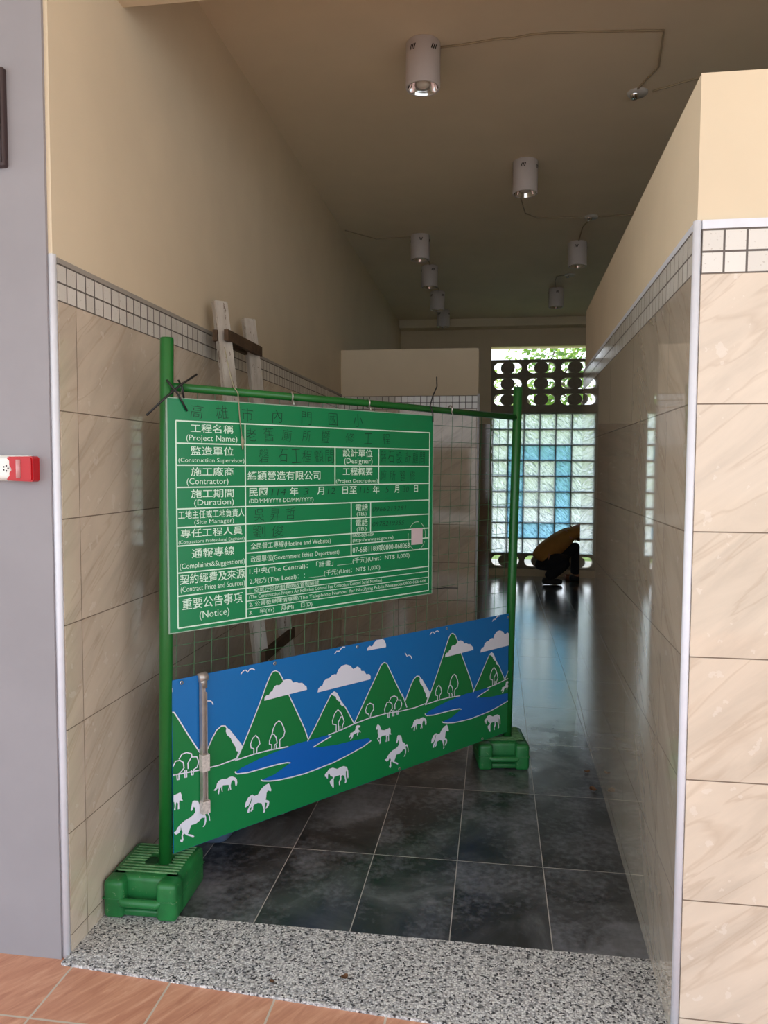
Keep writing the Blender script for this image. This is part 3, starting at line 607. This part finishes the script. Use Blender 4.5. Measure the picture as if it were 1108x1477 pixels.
BS0,BS1,BZ0,BZ1 = 0.022,1.724,0.150,0.717
CLIP = (BS0+0.001,BS1-0.001,BZ0+0.001,BZ1-0.001)
banner = tag(empty('scenic_panel', FP(0.88,BZ0,-0.014)), 'blue and green printed panel of mountains, lakes and white horses, low on fence', 'banner')
b = bmesh.new(); bx(b, BS0,BS1,-0.016,-0.0135,BZ0,BZ1, FM); sheet = link('sheet', b, PBLUE, banner)
PER = 0.919
def shift(p,k): return [(a+PER*k,c) for a,c in p]
def printed(name, m, polys, off, lines=(), w=0.004):
    b = bmesh.new()
    for k in (-1,0,1):
        for i,p in enumerate(polys): fpoly(b, shift(p,k), off-0.00004*(i+3*(k+1)), CLIP)
        for p in lines: ribbon(b, shift(p,k), w, off-0.00001, CLIP)
    return link(name, b, m, sheet)
OFF0 = -0.016
printed('printed_mountains', PMGRN, [q+[(q[-1][0],0.33),(q[0][0],0.33)] for q in (MOUNT[3],MOUNT[2],MOUNT[1],MOUNT[0])], OFF0-0.0004)
gp = GROUND
printed('printed_meadow', PGRND, [[(gp[0][0]-0.003,gp[0][1])]+gp+[(gp[-1][0]+0.003,gp[-1][1]),(gp[-1][0]+0.003,0.12),(gp[0][0]-0.003,0.12)]], OFF0-0.0010)
printed('printed_outlines', PWHITE, [], OFF0-0.0022, MOUNT+GLINE+LAKELINE+[t for t in TREE]+BIRD, 0.0042)
def printed_each(name, m, polys, off):
    for k in (-1,0,1):
        for i,p in enumerate(polys):
            b = bmesh.new(); fpoly(b, shift(p,k), off-0.00004*(i+3*(k+1)), CLIP)
            if len(b.verts) > 2: link(name, b, m, sheet)
            else: b.free()
printed_each('printed_lake', PLAKE, LAKE, OFF0-0.0016)
printed_each('printed_snow', PWHITE, SNOW, OFF0-0.0024)
printed_each('printed_cloud', PWHITE, CLOUD, OFF0-0.0026)
printed_each('printed_horse', PWHITE, HORSE, OFF0-0.0030)
for s,z in ((0.055,0.705),(0.412,0.706),(0.793,0.705),(1.296,0.706),(1.712,0.700),(1.02,0.162),(1.54,0.162)):
    b = bmesh.new(); lathe(b, [(0.0035,0),(0.0065,0.0005),(0.0065,0.0016),(0.0035,0.002)], 14)
    bb = bmesh.new(); merge(bb, b, FM @ Matrix.Translation((s,-0.0195,z)) @ Matrix.Rotation(math.radians(90),4,'X')); link('eyelet', bb, STEEL, sheet, True)

# notice board --------------------------------------------------------
NB = plain('board_green', srgb(8,128,78), 0.32); NBE = plain('board_edge', srgb(150,176,158), 0.4)
board = tag(empty('notice_board', FP(0.6,0.873,-0.03)), 'green construction notice board with white table and Chinese text hung on fence', 'sign')
S0,S1,ZB,ZT = 0.013,1.191,0.873,1.610
b = bmesh.new(); bx(b, S0,S1,-0.0285,-0.0235,ZB,ZT, FM); bpan = link('panel', b, NB, board)
b = bmesh.new()
for a in ((S0-0.0035,S0,ZB-0.003,ZT+0.003),(S1,S1+0.003,ZB-0.003,ZT+0.003),(S0,S1,ZT,ZT+0.003),(S0,S1,ZB-0.003,ZB)): bx(b,a[0],a[1],-0.0292,-0.0228,a[2],a[3],FM)
link('edge_trim', b, NBE, board)
WL = plain('board_white_print', srgb(214,240,222), 0.45); INK = plain('marker_ink', srgb(4,58,36), 0.5)
OB = -0.0292
b = bmesh.new()
def hl(z,s0,s1,w=0.0042): bx(b, s0,s1,OB,OB+0.0008,z-w/2,z+w/2,FM)
def vl(s,z0,z1,w=0.0042): bx(b, s-w/2,s+w/2,OB+0.0001,OB+0.0009,z0,z1,FM)
R = [1.541,1.471,1.402,1.332,1.264,1.205,1.147,1.061,0.987,0.885]
C0,C1,C2,C3,C4,C5,CE = 0.041,0.2915,0.675,0.891,0.753,0.85,1.172
for z in R: hl(z, C0, CE)
hl(1.106, C1, CE)
for z in (0.966,0.942,0.915): hl(z, C1, CE, 0.0026)
for s,z0,z1 in ((C0,R[9],R[0]),(CE,R[9],R[0]),(C1,R[9],R[0]),(C2,R[3],R[1]),(C3,R[3],R[1]),(C4,R[7],R[4]),(C5,R[6],R[4])): vl(s,z0,z1)
for k in range(28):
    a0,a1 = 2*math.pi*k/28, 2*math.pi*(k+1)/28
    if k%7 == 5: continue
    ribbon(b, [(1.102+0.05*math.cos(a0),1.118+0.058*math.sin(a0)),(1.102+0.05*math.cos(a1),1.118+0.058*math.sin(a1))], 0.0016, OB+0.0002)
link('printed_table', b, WL, bpan)
fc = bpy.data.curves.new('lettering','FONT'); fo = bpy.data.objects.new('lettering', fc); COL.objects.link(fo)
def text(bm, body, s0, s1, z0, z1, off=OB, weight=0.0, rot=0.0, shear=0.0):
    fc.body = body; fc.offset = weight; fc.shear = shear; fc.resolution_u = 2
    bpy.context.view_layer.update()
    me = bpy.data.meshes.new_from_object(fo.evaluated_get(bpy.context.evaluated_depsgraph_get()))
    if not me.vertices: return
    xs=[v.co.x for v in me.vertices]; ys=[v.co.y for v in me.vertices]
    x0,x1,y0,y1 = min(xs),max(xs),min(ys),max(ys)
    q = bmesh.new(); q.from_mesh(me); bpy.data.meshes.remove(me)
    M = FM @ Matrix.Translation(((s0+s1)/2,off,(z0+z1)/2)) @ Matrix.Rotation(rot,4,'Y') @ Matrix.Diagonal(((s1-s0)/max(x1-x0,1e-6),1,(z1-z0)/max(y1-y0,1e-6),1)) @ Matrix.Rotation(math.radians(90),4,'X') @ Matrix.Translation((-(x0+x1)/2,-(y0+y1)/2,0))
    merge(bm, q, M)
b = bmesh.new()
def cellt(body, c0, c1, r0, r1, fx0, fx1, ft, fb, wt=0.0):
    text(b, body, c0+(c1-c0)*fx0, c0+(c1-c0)*fx1, r0-(r0-r1)*fb, r0-(r0-r1)*ft, weight=wt)
BW = 0.006
LEFT = [('工程名稱',.2,.82,.10,.50,'(Project Name)',.14,.88,.60,.95),('監造單位',.2,.82,.12,.54,'(Construction Supervisor)',.03,.985,.66,.92),
 ('施工廠商',.2,.82,.08,.50,'(Contractor)',.14,.74,.58,.96),('施工期間',.2,.82,.10,.52,'(Duration)',.24,.82,.58,.95),
 ('工地主任或工地負責人',.02,.98,.10,.55,'(Site Manager)',.24,.82,.62,.93),('專任工程人員',.05,.95,.10,.58,'(Contractor\'s Professional Engineer)',.02,.98,.70,.95),
 ('通報專線',.2,.82,.14,.50,'(Complaints&Suggestions)',.03,.98,.66,.92),('契約經費及來源',.03,.98,.08,.52,'(Contract Price and Sources)',.04,.98,.60,.92),
 ('重要公告事項',.06,.95,.10,.46,'(Notice)',.30,.74,.56,.86)]
for i,(zh,a,c,t0,t1,en,e0,e1,u0,u1) in enumerate(LEFT):
    cellt(zh,C0,C1,R[i],R[i+1],a,c,t0,t1,BW); cellt(en,C0,C1,R[i],R[i+1],e0,e1,u0,u1,0.0)
text(b,'締穎營造有限公司',0.30,0.607,1.352,1.384,weight=BW)
cellt('設計單位',C2,C3,R[1],R[2],.17,.85,.08,.50,BW); cellt('(Designer)',C2,C3,R[1],R[2],.2,.85,.56,.95)
cellt('工程概要',C2,C3,R[2],R[3],.17,.85,.08,.50,BW); cellt('(Project Descriptions)',C2,C3,R[2],R[3],.02,.98,.70,.94)
for w,a,c in (('民國',.305,.38),('年',.472,.508),('月',.592,.624),('日至',.71,.78),('年',.862,.895),('月',.975,1.0),('日',1.085,1.106)): text(b,w,a,c,1.297,1.326,weight=BW)
text(b,'(DD/MM/YYYY-DD/MM/YYYY)',.305,.575,1.270,1.289)
for r in (4,5): cellt('電話',C4,C5,R[r],R[r+1],.22,.85,.10,.55,BW); cellt('(TEL)',C4,C5,R[r],R[r+1],.28,.78,.62,.93)
text(b,'全民督工專線(Hotline and Website)',.31,.655,1.114,1.139); text(b,'政風單位(Government Ethics Department)',.31,.695,1.069,1.095)
text(b,'0800-009-609',.76,.865,1.132,1.144); text(b,'(http://www.pcc.gov.tw)',.76,.97,1.110,1.127); text(b,'07-6681183或0800-068068',.76,1.06,1.070,1.098)
text(b,'1.中央(The Central)：「計畫」_____(千元)(Unit：NT$ 1,000)',.305,1.06,1.029,1.054); text(b,'2.地方(The Local)：：_____(千元)(Unit：NT$ 1,000)',.305,.90,.995,1.019)
text(b,'1. 空氣汙染防制費徵收管制編號',.305,.60,.969,.984); text(b,'(The Construction Project Air Pollution Control Fee Collection Control Serial Number)',.303,.91,.945,.962)
text(b,'2. 公害檢舉陳情專線(The Telephone Number for Notifying Public Nuisances:0800-066-666',.303,1.155,.919,.938); text(b,'3.    年(Yr)    月(M)    日(D).',.303,.575,.890,.911)
link('printed_lettering', b, WL, bpan)
b = bmesh.new()
def hand(chars, pos, zc, w, h):
    for ch,sx_ in zip(chars,pos): text(b, ch, sx_-w/2, sx_+w/2, zc-h/2+random.uniform(-.003,.003), zc+h/2+random.uniform(-.003,.003), weight=-0.013, rot=random.uniform(-.09,.09), shear=random.uniform(-.1,.15))
hand('高雄市內門國小', (.115,.205,.30,.42,.545,.665,.785), 1.574, .044, .046)
hand('老舊廁所暨修工程', (.315,.385,.46,.545,.63,.745,.835,.93), 1.508, .040, .042)
hand('磐石工程顧問', (.365,.445,.50,.545,.60,.65), 1.437, .040, .046)
hand('磐石設計顧問', (.915,.955,1.0,1.05,1.09,1.13), 1.437, .030, .046)
hand('廁所整修', (.915,.965,1.02,1.075), 1.366, .030, .038)
for w,a,c in (('114',.395,.455),('3',.53,.555),('12',.64,.675),('115',.795,.845),('5',.925,.945),('30',1.02,1.055)): text(b,w,a,c,1.299,1.322,weight=-0.012,shear=.15)
hand('吳昇哲', (.345,.41,.475), 1.233, .040, .042); hand('劉俊', (.345,.42), 1.176, .05, .042)
text(b,'0966213291',.86,1.04,1.226,1.244,weight=-0.012,shear=.2); text(b,'0978219355',.86,1.03,1.168,1.186,weight=-0.012,shear=.2)
link('marker_handwriting', b, INK, bpan)
b = bmesh.new(); bx(b, 1.071,1.134,OB-0.0006,OB+0.0006,1.083,1.150,FM); link('blank_sticker', b, plain('sticker_paper', srgb(214,196,200), 0.6), bpan)
bpy.data.objects.remove(fo)

# ------------------------------------------------------------------ ties, strap and string on the fence
def tie(label, polys, r=0.0028):
    b = bmesh.new()
    for p in polys: tube(b, [FP(*q) for q in p], r, 6)
    tag(link('cable_tie', b, BLK, None, True), label, 'cable tie')
tie('black nylon cable ties knotted at upper left corner of the notice board', [[(-0.055,1.553,-0.03),(0.0,1.605,-0.035),(0.06,1.655,-0.034),(0.115,1.69,-0.03)],[(0.012,1.665,-0.028),(0.04,1.63,-0.036),(0.062,1.6,-0.033),(0.078,1.572,-0.034)],[(0.055,1.668,-0.022),(0.062,1.645,-0.034),(0.068,1.612,-0.032)],[(0.055,1.655,0.015),(0.035,1.648,0.02),(0.03,1.63,-0.03)]], 0.0034)
tie('thin black tie standing up from rail at upper right corner of notice board', [[(1.228,1.775,-0.012),(1.226,1.735,-0.016),(1.20,1.695,-0.018),(1.183,1.655,-0.02),(1.185,1.62,-0.033),(1.187,1.586,-0.032)]])
tie('black tie poking rightward from lower right corner of the notice board', [[(1.18,0.889,-0.03),(1.2,0.888,-0.026),(1.29,0.882,-0.012),(1.375,0.872,-0.01)]], 0.0022)
STRAP = plain('dull_zinc_strip', srgb(186,178,172), 0.35, 0.55, noise=0.12, nscale=40)
st = tag(empty('metal_strap', FP(0.127,0.26,-0.03)), 'dull silver metal strip hooked over left part of the scenic panel', 'strap')
b = bmesh.new(); bx(b, 0.1165,0.119,-0.040,-0.020,0.262,0.695,FM); bx(b, 0.1165,0.139,-0.0225,-0.020,0.262,0.70,FM); bx(b,0.136,0.1385,-0.034,-0.020,0.30,0.66,FM); link('angle_strip', b, STRAP, st)
b = bmesh.new(); tube(b, [FP(0.115,0.708,-0.022),FP(0.143,0.712,-0.022)], 0.0155, 16); bx(b,0.118,0.139,-0.034,-0.02,0.675,0.712,FM); link('rolled_top', b, STRAP, st, True)
b = bmesh.new(); TAPE = plain('crumpled_tape', srgb(196,186,178), 0.6, noise=0.25, nscale=120); bx(b, 0.1145,0.142,-0.0415,-0.0195,0.40,0.455,FM); link('tape_wrap', b, TAPE, st); b = bmesh.new(); bx(b, 0.1145,0.142,-0.0415,-0.0195,0.258,0.30,FM); link('tape_wrap', b, TAPE, st)
b = bmesh.new(); CORD = plain('natural_string', srgb(150,146,120), 0.8)
tube(b, [FP(0.262,1.80,0.05),FP(0.262,1.70,0.012),FP(0.262,1.663,-0.008),FP(0.264,1.64,-0.031),FP(0.268,1.56,-0.034),FP(0.276,1.50,-0.033)], 0.002, 6)
tube(b, [FP(0.276,1.50,-0.033),FP(0.278,1.485,-0.034),FP(0.279,1.455,-0.033)], [0.003,0.0065,0.002], 8)
tag(link('string', b, CORD, None, True), 'pale string hanging over rail onto notice board, frayed knot at end', 'string')

# ------------------------------------------------------------------ ladder and tub behind the fence
WOOD = NT('worn_white_wood'); v,x,y,z = WOOD.coords(); vv = WOOD.comb(WOOD.math('MULTIPLY',x,6.0),WOOD.math('MULTIPLY',y,6.0),z)
WOOD.set(Base_Color=WOOD.mix(WOOD.math('GREATER_THAN',WOOD.noise(vv,9,6,0.7),0.62), WOOD.ramp(WOOD.noise(vv,5,5),[(0.3,srgb(168,158,146)),(0.7,srgb(206,198,188))]), srgb(110,92,76)), Roughness=0.75)
DWOOD = plain('dark_wood', srgb(84,64,46), 0.8, noise=0.3, nscale=25)
lad = tag(empty('wooden_ladder', (-0.84,3.09,0)), 'worn whitish wooden ladder with dark rungs leaning on the left wall', 'ladder')
def bar(bm, a, c, e1, w, d):     # beam from a to c, width w along e1
    a,c,e1 = Vector(a),Vector(c),Vector(e1); t=(c-a).normalized(); e1=(e1-t*e1.dot(t)).normalized(); e2=t.cross(e1)
    bx(bm,-w/2,w/2,-d/2,d/2,0,(c-a).length, Matrix(((e1.x,e2.x,t.x,a.x),(e1.y,e2.y,t.y,a.y),(e1.z,e2.z,t.z,a.z),(0,0,0,1))))
LR = [((-0.838,2.905,0.012),(-1.118,3.035,2.075)),((-0.838,3.285,0.012),(-1.118,3.41,2.075))]
for a,c in LR:
    b = bmesh.new(); bar(b, a, c, (0.62,0.78,0), 0.062, 0.030); bmesh.ops.bevel(b, geom=b.edges[:], offset=0.003, segments=2, affect='EDGES'); r = link('rail', b, WOOD.m, lad)
    b = bmesh.new(); rbox(b, a[0]-0.035,a[0]+0.035,a[1]-0.03,a[1]+0.03,0.0,0.035,0.012); link('rubber_foot', b, plain('foot_grey', srgb(120,108,98), 0.8), lad, True)
for k in range(6):
    t = 0.93-k*0.157
    a = Vector(LR[0][0]).lerp(Vector(LR[0][1]),t); c = Vector(LR[1][0]).lerp(Vector(LR[1][1]),t); d=(c-a).normalized()
    for off in ((0.026,0.0),(-0.022,0.0)) if k==0 else ((0.024,0),):
        b = bmesh.new(); bar(b, a-d*0.04+Vector((off[0],0,0)), c+d*0.045+Vector((off[0],0,0)), (0,0,1), 0.045, 0.018); link('rung', b, DWOOD, lad)
TUBM = plain('slate_blue_plastic', srgb(92,110,136), 0.4)
tb = tag(empty('plastic_tub', (-1.06,2.75,0)), 'slate blue plastic tub on black floor, peeking below left end of scenic panel', 'tub')
b = bmesh.new()
prof = [(0.0,0.001),(0.82,0.001),(0.86,0.012),(0.97,0.24),(1.0,0.245),(1.0,0.262),(0.93,0.262),(0.83,0.02),(0,0.02)]
def rr(fx,fy,hx=0.115,hy=0.18,n=36):
    o=[]
    for k in range(n):
        a=2*math.pi*k/n; c,s_=math.cos(a),math.sin(a); o.append((hx*fx*math.copysign(abs(c)**0.35,c), hy*fy*math.copysign(abs(s_)**0.35,s_)))
    return o
rings=[[b.verts.new((-1.055+px_,2.765+py_,zz)) for px_,py_ in rr(max(f,0.001),max(f,0.001))] for f,zz in prof]
for A_,B_ in zip(rings,rings[1:]):
    for k in range(36): b.faces.new((A_[k],A_[(k+1)%36],B_[(k+1)%36],B_[k]))
link('shell', b, TUBM, tb, True)

# ------------------------------------------------------------------ alarm on the grey wall, panel edge
RED = NT('red_lens'); RED.set(Base_Color=srgb(186,6,20), Roughness=0.3)
AW = plain('alarm_white', srgb(232,232,226), 0.4)
al = tag(empty('strobe_alarm', (-1.28,1.91,1.39)), 'red and white fire alarm strobe on grey wall at left edge', 'fire alarm')
b = bmesh.new(); rbox(b, -1.43,-1.248,1.91,1.946,1.357,1.426,0.006); link('backplate', b, AW, al)
b = bmesh.new()
pts = [(-1.306,1.423),(-1.312,1.416),(-1.304,1.405),(-1.295,1.40),(-1.289,1.392),(-1.289,1.384),(-1.296,1.376),(-1.306,1.372),(-1.313,1.364),(-1.306,1.358),(-1.236,1.355),(-1.231,1.36),(-1.231,1.418),(-1.236,1.424)]
f0=[b.verts.new((x_,1.899,z_)) for x_,z_ in pts]; f1=[b.verts.new((x_,1.946,z_)) for x_,z_ in pts]
b.faces.new(f0[::-1]); b.faces.new(f1)
for k in range(len(pts)): b.faces.new((f0[k],f0[(k+1)%len(pts)],f1[(k+1)%len(pts)],f1[k]))
bmesh.ops.bevel(b, geom=[e for e in b.edges if e.verts[0].co.y<1.905 and e.verts[1].co.y<1.905], offset=0.004, segments=2, affect='EDGES'); lens = link('lens', b, RED.m, al)
b = bmesh.new(); tube(b, [(-1.272,1.8985,1.415),(-1.272,1.8985,1.365)], 0.0065, 10); link('flash_tube', b, plain('strobe_glass', srgb(206,150,150), 0.2), lens, True)
b = bmesh.new(); rbox(b, -1.44,-1.293,1.897,1.93,1.36,1.423,0.012); sou = link('sounder', b, AW, al)
b = bmesh.new()
for k in range(5):
    a=k*1.256; rbox(b, -1.308+0.007*math.cos(a)-0.0015,-1.308+0.007*math.cos(a)+0.0015,1.8955,1.8975,1.391+0.007*math.sin(a)-0.002,1.391+0.007*math.sin(a)+0.002,0.0005,1)
link('sound_holes', b, SLOT, sou)
b = bmesh.new(); tube(b, [(-1.236,1.938,1.413),(-1.22,1.941,1.412),(-1.208,1.942,1.414),(-1.203,1.942,1.42)], 0.0012, 5); link('lead', b, plain('brown_lead', srgb(96,70,64), 0.6), al)
pn = tag(empty('wall_panel', (-1.5,1.91,2.3)), 'dark panel on grey wall, only its right edge in view', 'panel')
b = bmesh.new(); rbox(b, -1.95,-1.302,1.915,1.946,2.2,2.46,0.006); link('face', b, plain('panel_dark', srgb(60,44,44), 0.5), pn)
b = bmesh.new(); bx(b, -1.94,-1.31,1.913,1.916,2.21,2.45); link('inset', b, plain('panel_inset', srgb(40,30,32), 0.3), pn)

# ------------------------------------------------------------------ dead leaves on the floor
LF = plain('dead_leaf', srgb(96,64,38), 0.8, noise=0.3, nscale=80)
for x_,y_,sc,rz,lab in ((0.452,3.50,0.022,0.4,'dark dead leaf on black floor by right wall, the farther of two'),(0.455,3.30,0.03,1.9,'curled brown dead leaf against right wall tiles, the nearer of two'),(-0.381,1.961,0.016,0.9,'brown leaf scrap on terrazzo threshold, right of a smaller one'),(-0.572,1.915,0.011,2.4,'smallest leaf scrap on terrazzo threshold edge near the red pavers')):
    b = bmesh.new(); n=10; top=[]; bot=[]
    for k in range(n+1):
        t=k/n; w=math.sin(math.pi*t)**0.8*0.42*(1+0.2*math.sin(9*t)); zz=0.10+0.28*(t-0.5)**2*4
        top.append(b.verts.new((t-0.5,w,zz+0.25*w))); bot.append(b.verts.new((t-0.5,-w,zz+0.2*w)))
    mid=[b.verts.new((k/n-0.5,0,0.05+0.28*(k/n-0.5)**2*4)) for k in range(n+1)]
    for k in range(n): b.faces.new((mid[k],mid[k+1],top[k+1],top[k])); b.faces.new((bot[k],bot[k+1],mid[k+1],mid[k]))
    bmesh.ops.transform(b, matrix=Matrix.Translation((x_,y_,0.0))@Matrix.Rotation(rz,4,'Z')@Matrix.Scale(sc*1.4,4), verts=b.verts)
    o = link('dead_leaf', b, LF); tag(o, lab, 'leaf', 'dead leaves on the floor')
    md = o.modifiers.new('thickness','SOLIDIFY'); md.thickness = 0.0006

# ------------------------------------------------------------------ the worker squatting by the far window
def skin(name, chains, m, parent, sub=2, root=0):
    """chains: list of [(pos, radius), ...]; the first point of a later chain may repeat an earlier point to join it"""
    me = bpy.data.meshes.new(name); vs=[]; es=[]; rad=[]
    def idx(p,r):
        for i,q in enumerate(vs):
            if (Vector(q)-Vector(p)).length < 1e-5: return i
        vs.append(p); rad.append(r); return len(vs)-1
    for ch in chains:
        last=None
        for p,r in ch:
            i = idx(tuple(p),r)
            if last is not None: es.append((last,i))
            last=i
    me.from_pydata(vs,es,[]); o = bpy.data.objects.new(name,me); COL.objects.link(o)
    o.modifiers.new('skin','SKIN'); md=o.modifiers.new('sub','SUBSURF'); md.levels=sub; md.render_levels=sub
    for i,r in enumerate(rad):
        sv = me.skin_vertices[0].data[i]; rr_ = r if isinstance(r,tuple) else (r,r); sv.radius = rr_; sv.use_root = (i==root)
    bpy.context.view_layer.update()
    ev = bpy.data.meshes.new_from_object(o.evaluated_get(bpy.context.evaluated_depsgraph_get()))
    bpy.data.objects.remove(o); ev.materials.clear(); ev.materials.append(m)
    for p in ev.polygons: p.use_smooth=True
    q = bpy.data.objects.new(name, ev); COL.objects.link(q); q.parent=parent; q.matrix_parent_inverse=parent_matrix(parent).inverted(); return q
SKIN = plain('skin', srgb(176,124,96), 0.5); SHIRT = plain('ochre_shirt', srgb(172,124,62), 0.85, noise=0.12, nscale=14, bump=0.3)
PANTS = plain('navy_trousers', srgb(26,28,38), 0.9, noise=0.1, nscale=20); SHOE = plain('black_shoe', srgb(20,20,22), 0.6); HAIR = plain('black_hair', (0.012,0.01,0.009,1), 0.6)
man = tag(empty('person', (0.85,9.3,0)), 'person in ochre shirt and dark trousers squatting at rear window, partly behind wall end', 'person')
PY = 9.32
hip=(0.635,PY,0.27); waist=(0.72,PY+0.02,0.40); chest=(0.86,PY+0.04,0.53); neckb=(0.985,PY+0.05,0.635); neck=(1.09,PY+0.06,0.68); head=(1.225,PY+0.07,0.735)
kneeR=(0.90,PY-0.13,0.29); ankR=(0.68,PY-0.15,0.085); kneeL=(1.06,PY+0.14,0.42); ankL=(1.03,PY+0.16,0.09)
shR=(0.955,PY-0.12,0.60); elR=(1.10,PY-0.16,0.66); wrR=(1.24,PY-0.02,0.74); shL=(0.955,PY+0.2,0.60); elL=(1.14,PY+0.24,0.52); wrL=(1.27,PY+0.2,0.62)
body = skin('body', [[(hip,0.1),(waist,0.11),(chest,0.125),(neckb,0.075),(neck,0.05),((1.15,PY+0.063,0.705),0.055),(head,0.088),((1.28,PY+0.073,0.775),0.07)],
  [(hip,0.09),((0.72,PY-0.1,0.27),0.07),(kneeR,0.05),((0.79,PY-0.14,0.18),0.045),(ankR,0.036),((0.76,PY-0.15,0.035),0.034),((0.85,PY-0.15,0.03),0.024)],
  [(hip,0.09),((0.76,PY+0.1,0.31),0.07),(kneeL,0.052),((1.045,PY+0.15,0.25),0.048),(ankL,0.036),((1.11,PY+0.16,0.035),0.034),((1.2,PY+0.16,0.03),0.024)],
  [(chest,0.12),(shR,0.06),(elR,0.042),(wrR,0.028)],[(chest,0.12),(shL,0.06),(elL,0.042),(wrL,0.028)]], SKIN, man)
def hand_mesh(w, d, side):
    w,d = Vector(w),Vector(d).normalized(); n = d.cross(Vector((0,0,1))).normalized(); upv = n.cross(d)
    ch=[[(tuple(w),0.026),(tuple(w+d*0.045),(0.014,0.034)),(tuple(w+d*0.085),(0.013,0.036))]]
    for k,L in enumerate((0.062,0.074,0.07,0.054)):
        o_ = upv*(0.026-0.0175*k); r0=w+d*0.082+o_
        ch.append([(tuple(w+d*0.085),(0.013,0.036)),(tuple(r0+d*0.02),0.0088),(tuple(r0+d*L*0.65+n*side*0.008),0.008),(tuple(r0+d*L+n*side*0.028),0.0068)])
    ch.append([(tuple(w+d*0.045),(0.014,0.034)),(tuple(w+d*0.06+upv*0.034+n*side*0.012),0.0105),(tuple(w+d*0.09+upv*0.046+n*side*0.026),0.008)])
    return ch
skin('hand', hand_mesh(wrR,(0.9,0.35,0.2),1), SKIN, man, 2); skin('hand', hand_mesh(wrL,(0.9,0.1,0.35),-1), SKIN, man, 2)
skin('shirt', [[((0.60,PY,0.255),0.13),((0.625,PY,0.32),0.150),((0.72,PY+0.02,0.42),0.148),((0.86,PY+0.04,0.545),0.148),((0.975,PY+0.05,0.63),0.085),((1.01,PY+0.052,0.655),0.068)],
  [((0.86,PY+0.04,0.545),0.148),((0.955,PY-0.115,0.605),0.078),((1.03,PY-0.14,0.64),0.064),(elR,0.056),((1.2,PY-0.06,0.715),0.042)],
  [((0.86,PY+0.04,0.545),0.148),((0.955,PY+0.195,0.605),0.078),(elL,0.056),((1.23,PY+0.213,0.59),0.042)]], SHIRT, man)
skin('trousers', [[((0.545,PY,0.25),0.04),((0.58,PY,0.235),0.105),((0.65,PY+0.01,0.225),0.145),((0.76,PY-0.09,0.265),0.115),((0.88,PY-0.125,0.29),0.09),((0.935,PY-0.13,0.285),0.06)],
  [((0.65,PY+0.01,0.225),0.145),((0.76,PY+0.09,0.30),0.115),((0.92,PY+0.12,0.375),0.096),((1.04,PY+0.14,0.42),0.08),((1.085,PY+0.14,0.415),0.06)]], PANTS, man)
skin('trouser_leg', [[((0.92,PY-0.13,0.30),0.05),((0.88,PY-0.132,0.265),0.085),((0.78,PY-0.14,0.18),0.085),((0.70,PY-0.148,0.105),0.07),((0.665,PY-0.15,0.075),0.05)]], PANTS, man)
skin('trouser_leg', [[((1.07,PY+0.14,0.43),0.05),((1.055,PY+0.145,0.38),0.076),((1.045,PY+0.15,0.25),0.072),((1.035,PY+0.158,0.13),0.064),((1.03,PY+0.16,0.085),0.058)]], PANTS, man)
for sx_,yy in ((-0.19,PY-0.15),(0.16,PY+0.16)):
    skin('shoe', [[((0.80+sx_,yy,0.045),0.045),((0.90+sx_,yy,0.045),0.044),((1.0+sx_,yy,0.04),0.038),((1.05+sx_,yy,0.036),0.03)]], SHOE, man)
b = bmesh.new(); bmesh.ops.create_uvsphere(b, u_segments=24, v_segments=16, radius=1)
for v_ in b.verts:
    c = v_.co.copy(); v_.co = Vector((head[0]-0.012,head[1],head[2]+0.014))+Vector((c.x*0.1,c.y*0.088,c.z*0.092))
bmesh.ops.delete(b, geom=[v_ for v_ in b.verts if (v_.co-Vector(head)).dot(Vector((0.75,0,-0.66)))>0.03], context='VERTS'); link('hair', b, HAIR, man, True)
b = bmesh.new(); fd = Vector((0.78,0,-0.62)); fu = Vector((0.62,0,0.78)); fr_ = Vector((0,1,0)); hc = Vector(head)
tube(b, [hc+fd*0.086+fu*0.012, hc+fd*0.108-fu*0.018], [0.008,0.013], 10); link('nose', b, SKIN, man, True)
for s_ in (-1,1): b = bmesh.new(); tube(b, [hc+fr_*s_*0.085+fu*0.015, hc+fr_*s_*0.098+fu*0.0, hc+fr_*s_*0.085-fu*0.02], [0.012,0.016,0.009], 10); link('ear', b, SKIN, man, True)
for s_ in (-1,1): b = bmesh.new(); tube(b, [hc+fd*0.08+fr_*s_*0.034+fu*0.018, hc+fd*0.087+fr_*s_*0.034+fu*0.018], 0.009, 10); link('eye', b, BLK, man, True)
b = bmesh.new(); tube(b, [hc+fd*0.083-fr_*0.022-fu*0.045, hc+fd*0.088-fu*0.046, hc+fd*0.083+fr_*0.022-fu*0.045], 0.004, 8); link('mouth', b, plain('lips', srgb(140,78,70), 0.5), man)
# small tray of tools at the feet
tray = tag(empty('tool_tray', (1.0,9.42,0)), 'small orange brown tray on floor in front of squatting person', 'tray')
TR = plain('orange_tray', srgb(150,84,40), 0.5); b = bmesh.new()
for a in ((0.93,1.13,9.56,9.76,0,0.012),(0.93,0.94,9.56,9.76,0,0.05),(1.12,1.13,9.56,9.76,0,0.05),(0.93,1.13,9.56,9.57,0,0.05),(0.93,1.13,9.75,9.76,0,0.05)): bx(b,*a)
link('bin', b, TR, tray)
b = bmesh.new(); tube(b, [(0.97,9.6,0.03),(1.04,9.66,0.06),(1.12,9.70,0.068)], 0.011, 10); link('grip', b, WHITE, tray, True)
